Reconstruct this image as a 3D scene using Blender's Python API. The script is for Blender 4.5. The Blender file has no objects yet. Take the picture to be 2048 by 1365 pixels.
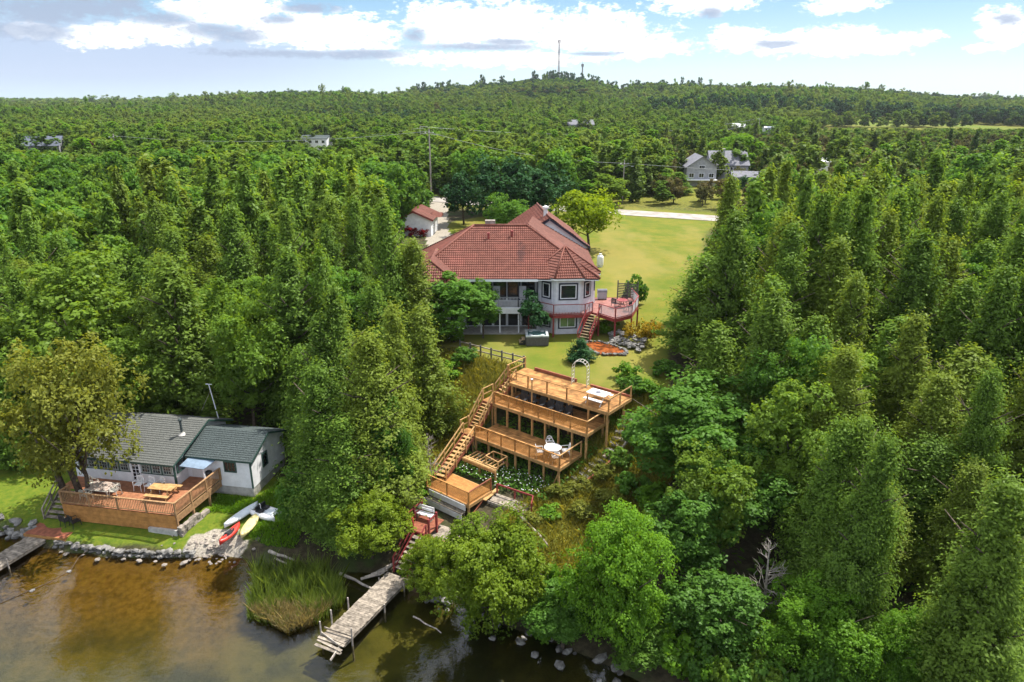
import bpy, bmesh, math, random
import numpy as np
from mathutils import Vector, Matrix
R = math.radians
sc = bpy.context.scene
col = sc.collection
random.seed(7)

# ------------------------------------------------------------------ camera, world, sun, exposure
CAM_H, FPX = 28.0, 1400.0
PITCH = math.atan((682.5 - 198.0) / FPX)
cp, sp = math.cos(PITCH), math.sin(PITCH)
cam = bpy.data.cameras.new('camera')
cam.sensor_fit = 'HORIZONTAL'; cam.sensor_width = 36.0; cam.lens = FPX / 2048 * 36.0
cam.clip_start = 0.1; cam.clip_end = 20000
camo = bpy.data.objects.new('camera', cam); col.objects.link(camo)
camo.location = (0, 0, CAM_H); camo.rotation_euler = (math.pi / 2 - PITCH, 0, 0)
sc.camera = camo

SUN_AZ, SUN_EL = R(54), R(60)          # azimuth clockwise from +Y
sun = bpy.data.lights.new('sun', 'SUN'); sun.energy = 4.2; sun.angle = R(0.5); sun.color = (1.0, 0.95, 0.86)
suno = bpy.data.objects.new('sun', sun); col.objects.link(suno)
sdir = Vector((math.sin(SUN_AZ) * math.cos(SUN_EL), math.cos(SUN_AZ) * math.cos(SUN_EL), math.sin(SUN_EL)))
suno.rotation_euler = sdir.to_track_quat('Z', 'Y').to_euler(); suno.location = sdir * 300

sc.view_settings.view_transform = 'Standard'
sc.view_settings.look = 'None'
sc.view_settings.exposure = 1.08
sc.view_settings.gamma = 1.0
try: sc.view_settings.use_curve_mapping = False
except Exception: pass
sc.cycles.max_bounces = 6; sc.cycles.diffuse_bounces = 3; sc.cycles.glossy_bounces = 3
sc.cycles.transmission_bounces = 4; sc.cycles.transparent_max_bounces = 8
sc.cycles.caustics_reflective = False; sc.cycles.caustics_refractive = False
sc.cycles.use_denoising = True
try: sc.cycles.denoiser = 'OPENIMAGEDENOISE'; sc.cycles.denoising_input_passes = 'RGB_ALBEDO_NORMAL'; sc.cycles.denoising_prefilter = 'ACCURATE'
except Exception: pass

class NT:
    """small node-tree helper"""
    def __init__(s, tree): s.t = tree; s.n = tree.nodes; s.l = tree.links
    def node(s, typ, **kw):
        nd = s.n.new(typ)
        for k, v in kw.items(): setattr(nd, k, v)
        return nd
    def put(s, sock, v):
        if v is None: return
        if isinstance(v, bpy.types.NodeSocket): s.l.new(v, sock)
        else:
            try: sock.default_value = v
            except Exception: sock.default_value = (v, v, v)
    def m(s, op, a, b=None, c=None, clamp=False):
        nd = s.node('ShaderNodeMath', operation=op); nd.use_clamp = clamp
        s.put(nd.inputs[0], a); s.put(nd.inputs[1], b); s.put(nd.inputs[2], c)
        return nd.outputs[0]
    def vm(s, op, a, b=None):
        nd = s.node('ShaderNodeVectorMath', operation=op); s.put(nd.inputs[0], a); s.put(nd.inputs[1], b)
        return nd.outputs[0]
    def mix(s, f, a, b, blend='MIX'):
        nd = s.node('ShaderNodeMix', data_type='RGBA', blend_type=blend)
        s.put(nd.inputs[0], f); s.put(nd.inputs[6], a); s.put(nd.inputs[7], b)
        return nd.outputs[2]
    def noise(s, vec, scale, detail=3, rough=0.55, dim='3D'):
        nd = s.node('ShaderNodeTexNoise', noise_dimensions=dim)
        s.put(nd.inputs['Vector'], vec); nd.inputs['Scale'].default_value = scale
        nd.inputs['Detail'].default_value = detail; nd.inputs['Roughness'].default_value = rough
        return nd.outputs[0]
    def ss(s, x, lo, hi):
        nd = s.node('ShaderNodeMapRange', interpolation_type='SMOOTHSTEP')
        s.put(nd.inputs[0], x); nd.inputs[1].default_value = lo; nd.inputs[2].default_value = hi
        return nd.outputs[0]

def ray(u, v):
    a = (u - 1024) / FPX; b = (682.5 - v) / FPX
    return Vector((a, cp + b * sp, -sp + b * cp))
def at(u, v, z):
    """ground point of height z seen in the photograph at (u, v)"""
    d = ray(u, v); t = (z - CAM_H) / d.z
    return Vector((d.x * t, d.y * t, z))
def proj(x, y, z):
    q = z - CAM_H; fz = y * cp - q * sp; up = y * sp + q * cp
    return 1024 + FPX * x / fz, 682.5 - FPX * up / fz, FPX / fz

world = bpy.data.worlds.new('World'); sc.world = world; world.use_nodes = True
W = NT(world.node_tree); W.n.clear()
sky = W.node('ShaderNodeTexSky', sky_type='NISHITA'); sky.sun_disc = False
sky.sun_elevation = SUN_EL; sky.sun_rotation = SUN_AZ
sky.altitude = 250; sky.air_density = 1.0; sky.dust_density = 0.6; sky.ozone_density = 2.0
tc = W.node('ShaderNodeTexCoord'); D_ = tc.outputs['Generated']
sx = W.node('ShaderNodeSeparateXYZ'); W.l.new(D_, sx.inputs[0])
az = W.m('ARCTAN2', sx.outputs[0], sx.outputs[1]); el = W.m('ARCSINE', sx.outputs[2])
cmb = W.node('ShaderNodeCombineXYZ'); W.put(cmb.inputs[0], W.m('MULTIPLY', az, 1.0)); W.put(cmb.inputs[1], W.m('MULTIPLY', el, 2.1))
n_big = W.noise(cmb.outputs[0], 13.0, 7, 0.62)
n_det = W.noise(W.vm('ADD', cmb.outputs[0], (5.3, 1.7, 0.0)), 55.0, 8, 0.68)
turb = W.m('ADD', W.m('MULTIPLY', W.m('SUBTRACT', n_big, 0.5), 1.5), W.m('MULTIPLY', W.m('SUBTRACT', n_det, 0.5), 2.0))
def azel(u, v):
    d = ray(u, v).normalized(); return math.atan2(d.x, d.y), math.asin(d.z)
def ell(u, v, ru, rv):
    a0, e0 = azel(u, v); ra = abs(azel(u + ru, v)[0] - a0); re = abs(azel(u, v - rv)[1] - e0)
    x = W.m('MULTIPLY', W.m('SUBTRACT', az, a0), 1 / ra); y = W.m('MULTIPLY', W.m('SUBTRACT', el, e0), 1 / re)
    return W.m('SUBTRACT', 1.0, W.m('SQRT', W.m('ADD', W.m('MULTIPLY', x, x), W.m('MULTIPLY', y, y))))
def union(lst):
    o = None
    for e in lst:
        f = ell(*e); o = f if o is None else W.m('MAXIMUM', o, f)
    return o
white = union([(200, 70, 110, 30), (330, 62, 120, 28), (640, 62, 195, 46), (970, 52, 205, 62), (1170, 68, 180, 54), (1300, 95, 110, 24),
               (1480, 78, 70, 34), (1400, 5, 130, 30), (1620, 85, 170, 34), (1760, 90, 90, 24), (1835, 76, 60, 18), (1690, 8, 90, 24),
               (2010, 60, 60, 55), (450, 20, 140, 45), (1960, 95, 40, 14), (60, 60, 60, 20), (1000, 118, 260, 20)])
grey = union([(60, 60, 190, 30), (160, 15, 240, 34), (250, 8, 60, 20), (720, 110, 140, 14), (1180, 108, 90, 8), (560, 40, 60, 20), (90, 25, 200, 52), (330, 40, 110, 30), (480, 72, 90, 20), (960, 94, 190, 13), (1420, 24, 40, 18), (1560, 88, 85, 13), (2015, 40, 45, 24),
              (420, 60, 120, 26), (620, 18, 90, 16), (830, 70, 40, 26), (560, 108, 200, 12), (1010, 84, 90, 12)])
veil = ell(120, 110, 900, 110)
hi = W.m('MULTIPLY', W.ss(el, 0.115, 0.16), W.ss(n_big, 0.40, 0.54))            # the broken cloud field goes on overhead, unseen, thickened for fill light
dens = W.m('MAXIMUM', W.ss(W.m('ADD', white, W.m('MULTIPLY', turb, 0.95)), -0.05, 0.5), W.m('MULTIPLY', hi, 0.9))
gden = W.m('MULTIPLY', W.ss(W.m('ADD', grey, W.m('MULTIPLY', turb, 1.0)), 0.05, 0.75), 0.9)
skyc = W.mix(W.ss(el, 0.0, 0.16), (2.0, 2.9, 3.45, 1), (0.38, 1.25, 2.3, 1))
skyc = W.mix(0.25, skyc, sky.outputs[0])
skyc = W.mix(W.ss(el, 0.13, 0.4), skyc, sky.outputs[0])
skyc = W.mix(W.m('MULTIPLY', W.ss(veil, 0.0, 0.7), 0.85), skyc, (2.0, 2.4, 3.3, 1))
c = W.mix(dens, skyc, W.mix(W.ss(n_det, 0.3, 0.62), (3.5, 3.75, 4.2, 1), (7.6, 7.6, 7.6, 1)))
c = W.mix(gden, c, (1.6, 1.95, 2.6, 1))
c = W.mix(W.ss(el, -0.02, 0.0), (0.6, 0.8, 0.5, 1), c)
bg = W.node('ShaderNodeBackground'); W.put(bg.inputs[0], c); bg.inputs[1].default_value = 0.13
wo = W.node('ShaderNodeOutputWorld'); W.l.new(bg.outputs[0], wo.inputs[0])

# ------------------------------------------------------------------ helpers
def tag(o, label=None, cat=None, group=None, kind=None):
    if label: o['label'] = label
    if cat: o['category'] = cat
    if group: o['group'] = group
    if kind: o['kind'] = kind
    return o
def empty(name, loc, rz=0.0, label=None, cat=None, group=None):
    o = bpy.data.objects.new(name, None); o.empty_display_size = 0.2
    col.objects.link(o); o.location = loc; o.rotation_euler = (0, 0, rz)
    return tag(o, label, cat, group)
def link(name, me, parent=None, loc=(0, 0, 0), rot=(0, 0, 0), scale=(1, 1, 1)):
    o = bpy.data.objects.new(name, me); col.objects.link(o)
    if parent: o.parent = parent
    o.location = loc; o.rotation_euler = rot; o.scale = scale
    return o
class MB:
    def __init__(s): s.v = []; s.f = []
    def add(s, vs, fs):
        b = len(s.v); s.v += [tuple(p) for p in vs]; s.f += [tuple(i + b for i in f) for f in fs]
        return s
    def box(s, c, size, rz=0.0):
        x, y, z = (d / 2 for d in size); ca, sa = math.cos(rz), math.sin(rz)
        vs = []
        for dz in (-z, z):
            for dx, dy in ((-x, -y), (x, -y), (x, y), (-x, y)):
                vs.append((c[0] + dx * ca - dy * sa, c[1] + dx * sa + dy * ca, c[2] + dz))
        return s.add(vs, [(3, 2, 1, 0), (4, 5, 6, 7), (0, 1, 5, 4), (1, 2, 6, 5), (2, 3, 7, 6), (3, 0, 4, 7)])
    def prism(s, poly, z0, z1):
        n = len(poly)
        vs = [(p[0], p[1], z0) for p in poly] + [(p[0], p[1], z1) for p in poly]
        fs = [tuple(range(n - 1, -1, -1)), tuple(range(n, 2 * n))] + [(i, (i + 1) % n, (i + 1) % n + n, i + n) for i in range(n)]
        return s.add(vs, fs)
    def slab(s, poly3, t):
        """flat 3-D polygon given thickness t downwards"""
        n = len(poly3)
        vs = list(poly3) + [(p[0], p[1], p[2] - t) for p in poly3]
        return s.add(vs, [tuple(range(n)), tuple(range(2 * n - 1, n - 1, -1))] + [((i + 1) % n, i, i + n, (i + 1) % n + n) for i in range(n)])
    def tube(s, pts, rads, n=6, cap=True):
        pts = [Vector(p) for p in pts]
        if not hasattr(rads, '__len__'): rads = [rads] * len(pts)
        vs, fs = [], []
        for i, p in enumerate(pts):
            d = (pts[min(i + 1, len(pts) - 1)] - pts[max(i - 1, 0)]).normalized()
            a = d.cross(Vector((0.31, 0.2, 0.93) if abs(d.z) < .9 else (1, 0, 0))).normalized(); b = d.cross(a)
            for k in range(n):
                t = 2 * math.pi * k / n
                vs.append(p + (a * math.cos(t) + b * math.sin(t)) * rads[i])
        for i in range(len(pts) - 1):
            for k in range(n):
                fs.append((i * n + k, i * n + (k + 1) % n, (i + 1) * n + (k + 1) % n, (i + 1) * n + k))
        if cap: fs += [tuple(range(n - 1, -1, -1)), tuple(range((len(pts) - 1) * n, len(pts) * n))]
        return s.add(vs, fs)
    def lathe(s, prof, n=16, c=(0, 0, 0)):
        vs, fs = [], []
        for r, z in prof:
            for k in range(n):
                t = 2 * math.pi * k / n; vs.append((c[0] + r * math.cos(t), c[1] + r * math.sin(t), c[2] + z))
        for i in range(len(prof) - 1):
            for k in range(n): fs.append((i * n + k, i * n + (k + 1) % n, (i + 1) * n + (k + 1) % n, (i + 1) * n + k))
        fs += [tuple(range(n - 1, -1, -1)), tuple(range((len(prof) - 1) * n, len(prof) * n))]
        return s.add(vs, fs)
    def mesh(s, name, mat, smooth=False):
        me = bpy.data.meshes.new(name); me.from_pydata(s.v, [], s.f); me.update()
        if mat: me.materials.append(mat)
        if smooth:
            for p in me.polygons: p.use_smooth = True
        return me
    def build(s, name, mat, parent=None, smooth=False, loc=(0, 0, 0), rot=(0, 0, 0)):
        return link(name, s.mesh(name, mat, smooth), parent, loc, rot)
_cubes = {}
def cube(mat):
    if mat.name not in _cubes:
        _cubes[mat.name] = MB().box((0, 0, 0), (1, 1, 1)).mesh('block_' + mat.name, mat)
    return _cubes[mat.name]
def blk(name, parent, c, size, mat, rz=0.0):
    return link(name, cube(mat), parent, c, (0, 0, rz), size)
def beam(name, parent, p0, p1, w, h, mat):
    """rectangular bar from p0 to p1, w sideways, h upwards"""
    p0, p1 = Vector(p0), Vector(p1); d = p1 - p0; L = d.length; x = d / L
    y = Vector((0, 0, 1)).cross(x)
    if y.length < 1e-4: y = Vector((0, 1, 0))
    y.normalize(); z = x.cross(y)
    o = link(name, cube(mat), parent)
    o.location = (p0 + p1) / 2; o.rotation_euler = Matrix((x, y, z)).transposed().to_euler(); o.scale = (L, w, h)
    return o
def copy_tree(o, parent=None):
    c = o.copy(); col.objects.link(c)
    if parent: c.parent = parent
    for ch in list(o.children): copy_tree(ch, c)
    return c

# ------------------------------------------------------------------ materials
def new_mat(name):
    m = bpy.data.materials.new(name); m.use_nodes = True; t = NT(m.node_tree); t.n.clear()
    out = t.node('ShaderNodeOutputMaterial'); return m, t, out
def pbr(name, colr, rough=0.7, var=0.15, scale=3.0, spec=0.3, metal=0.0, bump=0.0, objvar=0.0, col2=None, stretch=(1, 1, 1)):
    m, t, out = new_mat(name)
    geo = t.node('ShaderNodeNewGeometry')
    pos = t.vm('MULTIPLY', geo.outputs['Position'], stretch)
    n = t.noise(pos, scale, 5, 0.6)
    colr = tuple(x * .88 for x in colr)
    c2 = col2 or tuple(x * (1 - 2.2 * var) for x in colr)
    c1 = colr if col2 else tuple(min(1, x * (1 + var)) for x in colr)
    cc = t.mix(t.ss(n, 0.3, 0.7), (*c2, 1), (*c1, 1))
    if objvar:
        oi = t.node('ShaderNodeObjectInfo')
        k = t.m('ADD', 1 - objvar, t.m('MULTIPLY', oi.outputs['Random'], 2 * objvar))
        cc = t.vm('MULTIPLY', cc, k) if False else t.mix(1.0, cc, comb3(t, k), 'MULTIPLY')
    b = t.node('ShaderNodeBsdfPrincipled'); t.put(b.inputs['Base Color'], cc)
    b.inputs['Roughness'].default_value = rough; b.inputs['Specular IOR Level'].default_value = spec; b.inputs['Metallic'].default_value = metal
    if bump:
        bp = t.node('ShaderNodeBump'); bp.inputs['Strength'].default_value = bump; bp.inputs['Distance'].default_value = 0.05
        t.put(bp.inputs['Height'], t.noise(pos, scale * 6, 4, 0.7)); t.l.new(bp.outputs[0], b.inputs['Normal'])
    t.l.new(b.outputs[0], out.inputs[0]); return m
def comb3(t, k):
    c = t.node('ShaderNodeCombineXYZ'); [t.put(c.inputs[i], k) for i in range(3)]; return c.outputs[0]
def leaf_mat(name, dark, light, trans=0.35, tip=None):
    m, t, out = new_mat(name)
    at_ = t.node('ShaderNodeAttribute', attribute_name='tint'); oi = t.node('ShaderNodeObjectInfo')
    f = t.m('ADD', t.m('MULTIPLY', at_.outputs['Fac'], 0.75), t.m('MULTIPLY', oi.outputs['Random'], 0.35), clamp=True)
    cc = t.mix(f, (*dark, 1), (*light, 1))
    if name.startswith('far'):                      # mixed species grow in patches
        pn = t.noise(oi.outputs['Location'], 0.007, 3, 0.6)
        cc = t.mix(t.m('MULTIPLY', t.ss(pn, 0.50, 0.68), 0.75), cc, (0.185, 0.225, 0.062, 1)); cc = t.mix(t.m('MULTIPLY', t.ss(pn, 0.47, 0.32), 0.75), cc, (0.040, 0.095, 0.030, 1))
    if tip:
        r2 = t.m('FRACT', t.m('MULTIPLY', oi.outputs['Random'], 7.31))
        cc = t.mix(t.m('MULTIPLY', t.ss(r2, 0.45, 1.0), 0.8), cc, t.mix(f, tuple([*(x * 0.6 for x in tip), 1]), (*tip, 1)))
    d = t.node('ShaderNodeBsdfDiffuse'); tr = t.node('ShaderNodeBsdfTranslucent'); g = t.node('ShaderNodeBsdfGlossy'); g.inputs['Roughness'].default_value = 0.45
    t.put(d.inputs[0], cc); t.put(tr.inputs[0], t.mix(1.0, cc, (1.35, 1.2, 0.5, 1), 'MULTIPLY')); g.inputs[0].default_value = (0.7, 0.75, 0.7, 1)
    a = t.node('ShaderNodeMixShader'); a.inputs[0].default_value = trans; t.l.new(d.outputs[0], a.inputs[1]); t.l.new(tr.outputs[0], a.inputs[2])
    b = t.node('ShaderNodeMixShader'); b.inputs[0].default_value = 0.008; t.l.new(a.outputs[0], b.inputs[1]); t.l.new(g.outputs[0], b.inputs[2])
    t.l.new(b.outputs[0], out.inputs[0]); return m
M = {}
M['cedar'] = leaf_mat('cedar_foliage', (0.060, 0.114, 0.019), (0.178, 0.298, 0.040), 0.5, tip=(0.232, 0.295, 0.040))
M['broad'] = leaf_mat('broadleaf_foliage', (0.050, 0.122, 0.019), (0.142, 0.292, 0.040), 0.5, tip=(0.200, 0.300, 0.034))
M['olive'] = leaf_mat('olive_yellow_foliage', (0.085, 0.108, 0.016), (0.250, 0.270, 0.042), 0.48)
M['bright'] = leaf_mat('bright_green_foliage', (0.060, 0.150, 0.012), (0.175, 0.340, 0.026), 0.5)
M['lime'] = leaf_mat('lime_green_foliage', (0.085, 0.150, 0.012), (0.250, 0.340, 0.026), 0.5)
M['farbroad'] = leaf_mat('far_broadleaf_foliage', (0.060, 0.125, 0.018), (0.170, 0.290, 0.042), 0.5, tip=(0.22, 0.30, 0.045))
M['farconifer'] = leaf_mat('far_conifer_foliage', (0.050, 0.095, 0.020), (0.130, 0.195, 0.036), 0.45)
M['locust'] = leaf_mat('yellow_green_foliage', (0.12, 0.20, 0.010), (0.29, 0.38, 0.014), 0.5)
M['darkleaf'] = leaf_mat('dark_green_foliage', (0.014, 0.050, 0.018), (0.050, 0.125, 0.040), 0.25)
M['scrub'] = leaf_mat('scrub_foliage', (0.058, 0.068, 0.022), (0.150, 0.150, 0.048), 0.35, tip=(0.165, 0.130, 0.055))
M['shrubred'] = leaf_mat('red_foliage', (0.12, 0.008, 0.010), (0.32, 0.015, 0.02), 0.3)
M['burgundy'] = leaf_mat('burgundy_foliage', (0.03, 0.006, 0.012), (0.09, 0.015, 0.03), 0.3)
M['autumn'] = leaf_mat('orange_yellow_foliage', (0.16, 0.10, 0.012), (0.42, 0.30, 0.02), 0.3)
M['reed'] = leaf_mat('reed_blades', (0.055, 0.110, 0.016), (0.19, 0.26, 0.05), 0.4)
M['drygrass'] = leaf_mat('dry_grass_blades', (0.085, 0.11, 0.016), (0.30, 0.27, 0.05), 0.4)
M['tanreed'] = leaf_mat('tan_reed_stalks', (0.16, 0.13, 0.055), (0.40, 0.33, 0.16), 0.35)
M['bark'] = pbr('bark', (0.11, 0.085, 0.065), 0.9, 0.25, 6, 0.1)
M['deadwood'] = pbr('bleached_dead_wood', (0.42, 0.37, 0.32), 0.85, 0.2, 5, 0.1)
M['wood'] = pbr('honey_stained_wood', (0.43, 0.215, 0.075), 0.7, 0.24, 1.6, 0.15, objvar=0.24, stretch=(1, 1, 4))
M['woodrail'] = pbr('light_treated_timber', (0.50, 0.30, 0.125), 0.7, 0.14, 5, 0.2, objvar=0.12)
M['fascia'] = pbr('orange_stained_fascia', (0.47, 0.22, 0.065), 0.65, 0.12, 3, 0.25, objvar=0.1)
M['redwood'] = pbr('red_brown_stained_wood', (0.30, 0.10, 0.055), 0.65, 0.15, 4, 0.25, objvar=0.12)
M['cottdeck'] = pbr('terracotta_deck_boards', (0.40, 0.17, 0.085), 0.65, 0.14, 4, 0.25, objvar=0.10)
M['tanrail'] = pbr('tan_painted_timber', (0.37, 0.22, 0.11), 0.7, 0.14, 5, 0.2, objvar=0.10)
M['greywood'] = pbr('weathered_grey_planks', (0.30, 0.255, 0.205), 0.85, 0.25, 4, 0.15, objvar=0.22)
M['tread'] = pbr('worn_timber_tread', (0.34, 0.25, 0.15), 0.8, 0.2, 5, 0.15, objvar=0.15)
M['white'] = pbr('white_paint', (0.88, 0.89, 0.92), 0.55, 0.05, 2, 0.35)
M['lavender'] = pbr('pale_lilac_siding', (0.71, 0.71, 0.79), 0.6, 0.06, 2, 0.3)
M['plastic'] = pbr('white_plastic', (0.80, 0.80, 0.80), 0.4, 0.04, 4, 0.45)
M['ivory'] = pbr('ivory_painted_metal', (0.60, 0.58, 0.50), 0.45, 0.06, 6, 0.4)
M['black'] = pbr('black_resin', (0.026, 0.027, 0.030), 0.45, 0.15, 4, 0.4)
M['navytrim'] = pbr('dark_blue_trim', (0.022, 0.026, 0.05), 0.5, 0.1, 4, 0.35)
M['greentrim'] = pbr('dark_green_trim', (0.035, 0.085, 0.07), 0.55, 0.12, 4, 0.3)
M['greyframe'] = pbr('grey_green_window_frame', (0.33, 0.36, 0.33), 0.55, 0.1, 4, 0.3)
M['glass'] = pbr('dark_window_glass', (0.018, 0.022, 0.028), 0.06, 0.2, 0.8, 0.9)
M['curtain'] = pbr('green_curtained_glass', (0.15, 0.26, 0.12), 0.12, 0.2, 1.2, 0.7)
M['concrete'] = pbr('concrete', (0.48, 0.46, 0.43), 0.85, 0.12, 3, 0.2, bump=0.2)
M['shingle'] = pbr('grey_asphalt_shingle', (0.145, 0.150, 0.140), 0.9, 0.22, 16, 0.15, bump=0.4)
M['shingle2'] = pbr('dark_green_grey_shingle', (0.085, 0.105, 0.105), 0.9, 0.25, 14, 0.15, bump=0.4)
M['bluemetal'] = pbr('blue_grey_metal_sheet', (0.20, 0.27, 0.36), 0.45, 0.12, 2, 0.4)
M['stone'] = pbr('grey_limestone', (0.22, 0.21, 0.195), 0.9, 0.28, 3, 0.15, bump=0.5, objvar=0.25)
M['pinkstone'] = pbr('pale_pink_stone', (0.30, 0.26, 0.225), 0.9, 0.2, 3, 0.15, objvar=0.2)
M['greytile'] = pbr('light_grey_roof', (0.22, 0.22, 0.25), 0.85, 0.12, 2, 0.15)
M['greywall'] = pbr('grey_siding', (0.36, 0.36, 0.39), 0.7, 0.08, 2, 0.2)
M['bluewall'] = pbr('slate_blue_roof', (0.14, 0.16, 0.21), 0.85, 0.1, 2, 0.2)
M['metal'] = pbr('galvanised_metal', (0.45, 0.46, 0.47), 0.4, 0.1, 3, 0.5, metal=0.6)
M['pole'] = pbr('weathered_pole_wood', (0.36, 0.32, 0.27), 0.85, 0.12, 3, 0.2)
M['wire'] = pbr('aluminium_wire', (0.42, 0.43, 0.44), 0.5, 0.05, 2, 0.4)
M['reddeck'] = pbr('red_painted_deck', (0.33, 0.14, 0.115), 0.6, 0.15, 2.5, 0.3, objvar=0.08)
M['redpaint'] = pbr('dark_red_paint', (0.28, 0.045, 0.045), 0.5, 0.12, 3, 0.35)
M['brightred'] = pbr('bright_red_plastic', (0.62, 0.045, 0.03), 0.3, 0.08, 2, 0.5)
M['yellow'] = pbr('cream_yellow_plastic', (0.74, 0.63, 0.28), 0.35, 0.06, 2, 0.5)
M['paleblue'] = pbr('pale_white_blue_plastic', (0.70, 0.76, 0.80), 0.35, 0.06, 2, 0.5)
M['tubside'] = pbr('grey_brown_tub_panel', (0.10, 0.095, 0.09), 0.6, 0.1, 6, 0.3)
M['tubrim'] = pbr('pale_acrylic_tub', (0.50, 0.54, 0.54), 0.25, 0.2, 2.5, 0.5)
M['tubwater'] = pbr('tub_water', (0.10, 0.20, 0.20), 0.05, 0.3, 3, 0.8)
M['pondbed'] = pbr('rust_red_pond', (0.30, 0.085, 0.022), 0.25, 0.35, 2.2, 0.5)
M['flower'] = pbr('white_petals', (0.75, 0.75, 0.72), 0.7, 0.05, 4, 0.2)
M['towermetal'] = pbr('red_white_tower_steel', (0.28, 0.22, 0.24), 0.6, 0.2, 0.05, 0.3)
M['gravel'] = pbr('pale_gravel_road', (0.38, 0.345, 0.31), 0.95, 0.14, 0.6, 0.1)
M['cushion'] = pbr('mosaic_table_top', (0.34, 0.22, 0.16), 0.6, 0.3, 9, 0.3, col2=(0.42, 0.38, 0.34))

def tile_mat():
    m, t, out = new_mat('red_metal_roof_tiles')
    geo = t.node('ShaderNodeNewGeometry'); p = geo.outputs['Position']
    n = t.noise(p, 2.2, 5, 0.65); n2 = t.noise(p, 0.5, 3, 0.5)
    c = t.mix(t.ss(n, 0.3, 0.75), (0.116, 0.038, 0.027, 1), (0.198, 0.072, 0.050, 1))
    c = t.mix(t.m('MULTIPLY', t.ss(n2, 0.5, 0.75), 0.5), c, (0.245, 0.078, 0.058, 1))
    s = t.vm('SUBTRACT', p, (0.85, 65.6, 14.0)); s = t.vm('MULTIPLY', s, (1.7, 0.42, 0.5))     # soot stain below the flue
    ln = t.node('ShaderNodeVectorMath', operation='LENGTH'); t.l.new(s, ln.inputs[0])
    st = t.m('MULTIPLY', t.ss(t.m('ADD', ln.outputs[1], t.m('MULTIPLY', t.m('SUBTRACT', n, 0.5), 1.4)), 1.0, 0.1), 0.6)
    c = t.mix(st, c, (0.035, 0.02, 0.022, 1))
    b = t.node('ShaderNodeBsdfPrincipled'); t.put(b.inputs['Base Color'], c); b.inputs['Roughness'].default_value = 0.65; b.inputs['Specular IOR Level'].default_value = 0.18
    t.l.new(b.outputs[0], out.inputs[0]); return m
M['tile'] = tile_mat()

# ------------------------------------------------------------------ terrain
SH = np.array([(-400, 60), (-200, 54), (-60, 46), (-42, 42.5), (-35.2, 41.2), (-30.3, 39), (-24.9, 38), (-21, 38), (-19, 38.5), (-17.2, 38.1), (-16, 36.9), (-13, 36.6),
               (-10, 36.4), (-7.5, 36.2), (-5.5, 35.3), (-3.6, 33.7), (-0.7, 31.8), (2, 30.5), (4.6, 29.0), (6.5, 27.6), (9.5, 26.4), (14, 25), (22, 22), (40, 17), (120, 0), (400, -60)], float)
def sdist(x, y):
    x = np.asarray(x, float); y = np.asarray(y, float); best = np.full(x.shape, 1e9)
    for a, b in zip(SH[:-1], SH[1:]):
        d = b - a; L2 = d @ d
        t = np.clip(((x - a[0]) * d[0] + (y - a[1]) * d[1]) / L2, 0, 1)
        best = np.minimum(best, np.hypot(x - a[0] - t * d[0], y - a[1] - t * d[1]))
    return np.where(y > np.interp(x, SH[:, 0], SH[:, 1]), best, -best)
def sstep(x, a, b):
    t = np.clip((x - a) / (b - a), 0, 1); return t * t * (3 - 2 * t)
def hgt(x, y):
    x = np.asarray(x, float); y = np.asarray(y, float); d = sdist(x, y)
    bed = np.interp(d, [-60, -30, -8, -2, 0], [-5, -3.4, -1.25, -0.55, -0.12])
    cot = np.where(d < 0, bed, np.interp(d, [0, .35, 2, 12, 16, 36, 60], [-0.12, .45, .75, 1.1, 1.9, 6.8, 7.0]))
    dck = np.where(d < 0, bed, np.interp(d, [0, 1, 3, 8, 12, 15, 20, 23], [-0.12, .3, .8, 1.6, 2.4, 3.6, 6.65, 6.9]))
    rgt = np.where(d < 0, bed, np.interp(d, [0, 1, 3, 10, 27, 33], [-0.12, .3, .7, 2.2, 6.6, 7.0]))
    w = sstep(x, -17, -11); h = cot * (1 - w) + dck * w
    w = sstep(x, 9, 15); h = h * (1 - w) + rgt * w
    rr = np.hypot(x, y); u = 1024 + 1400 * x / np.maximum(y, 1) / 0.945
    ridge = np.interp(u, [-800, 0, 200, 300, 450, 600, 700, 760, 840, 950, 1080, 1140, 1200, 1235, 1300, 1450, 1600, 1720, 1880, 2000, 2200, 3000],
                      [8, 8, 9, 11, 17, 22, 23, 20, 28, 33, 41, 42, 36, 27, 33, 32, 29, 26, 17, 12, 10, 8])
    f = sstep(rr, 380, 1180); b = sstep(rr, 1250, 2600)
    far = 7 + (ridge - 7) * f; far = far * (1 - b) + np.minimum(far, 9) * b
    w = sstep(rr, 150, 380); h = np.where(d > 15, h + (far - 7) * w + 0.8 * w * np.sin(x * .021 + 1) * np.sin(y * .017), h)
    return h
def H(x, y): return float(hgt(np.array([x]), np.array([y]))[0])

def inpoly(px, py, poly):
    px = np.asarray(px, float); py = np.asarray(py, float); r = np.zeros(px.shape, bool); n = len(poly)
    for i in range(n):
        x1, y1 = poly[i][:2]; x2, y2 = poly[(i + 1) % n][:2]
        if y1 == y2: continue
        r ^= ((y1 > py) != (y2 > py)) & (px < (x2 - x1) * (py - y1) / (y2 - y1) + x1)
    return r
def A2(u, v, z): p = at(u, v, z); return (p.x, p.y)
LAWN = [(-7.5, 60.0), (-4.3, 58.3), (1.1, 54.4), (8.1, 48.6), (12.5, 50.5), A2(1335, 720, 7), A2(1362, 620, 7), A2(1400, 520, 7), A2(1425, 440, 7.4), A2(1215, 427, 7.4), A2(960, 428, 7.4), A2(900, 440, 7.3), (-13, 100), (-14, 66)]
COTLAWN = [(-60, 47), (-42, 43), (-34, 41.4), (-30.3, 39.3), (-21, 38.3), (-17.3, 38.5), (-16, 42.5), (-17.2, 46.5), (-33, 48), (-42, 49), (-60, 53)]
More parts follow.
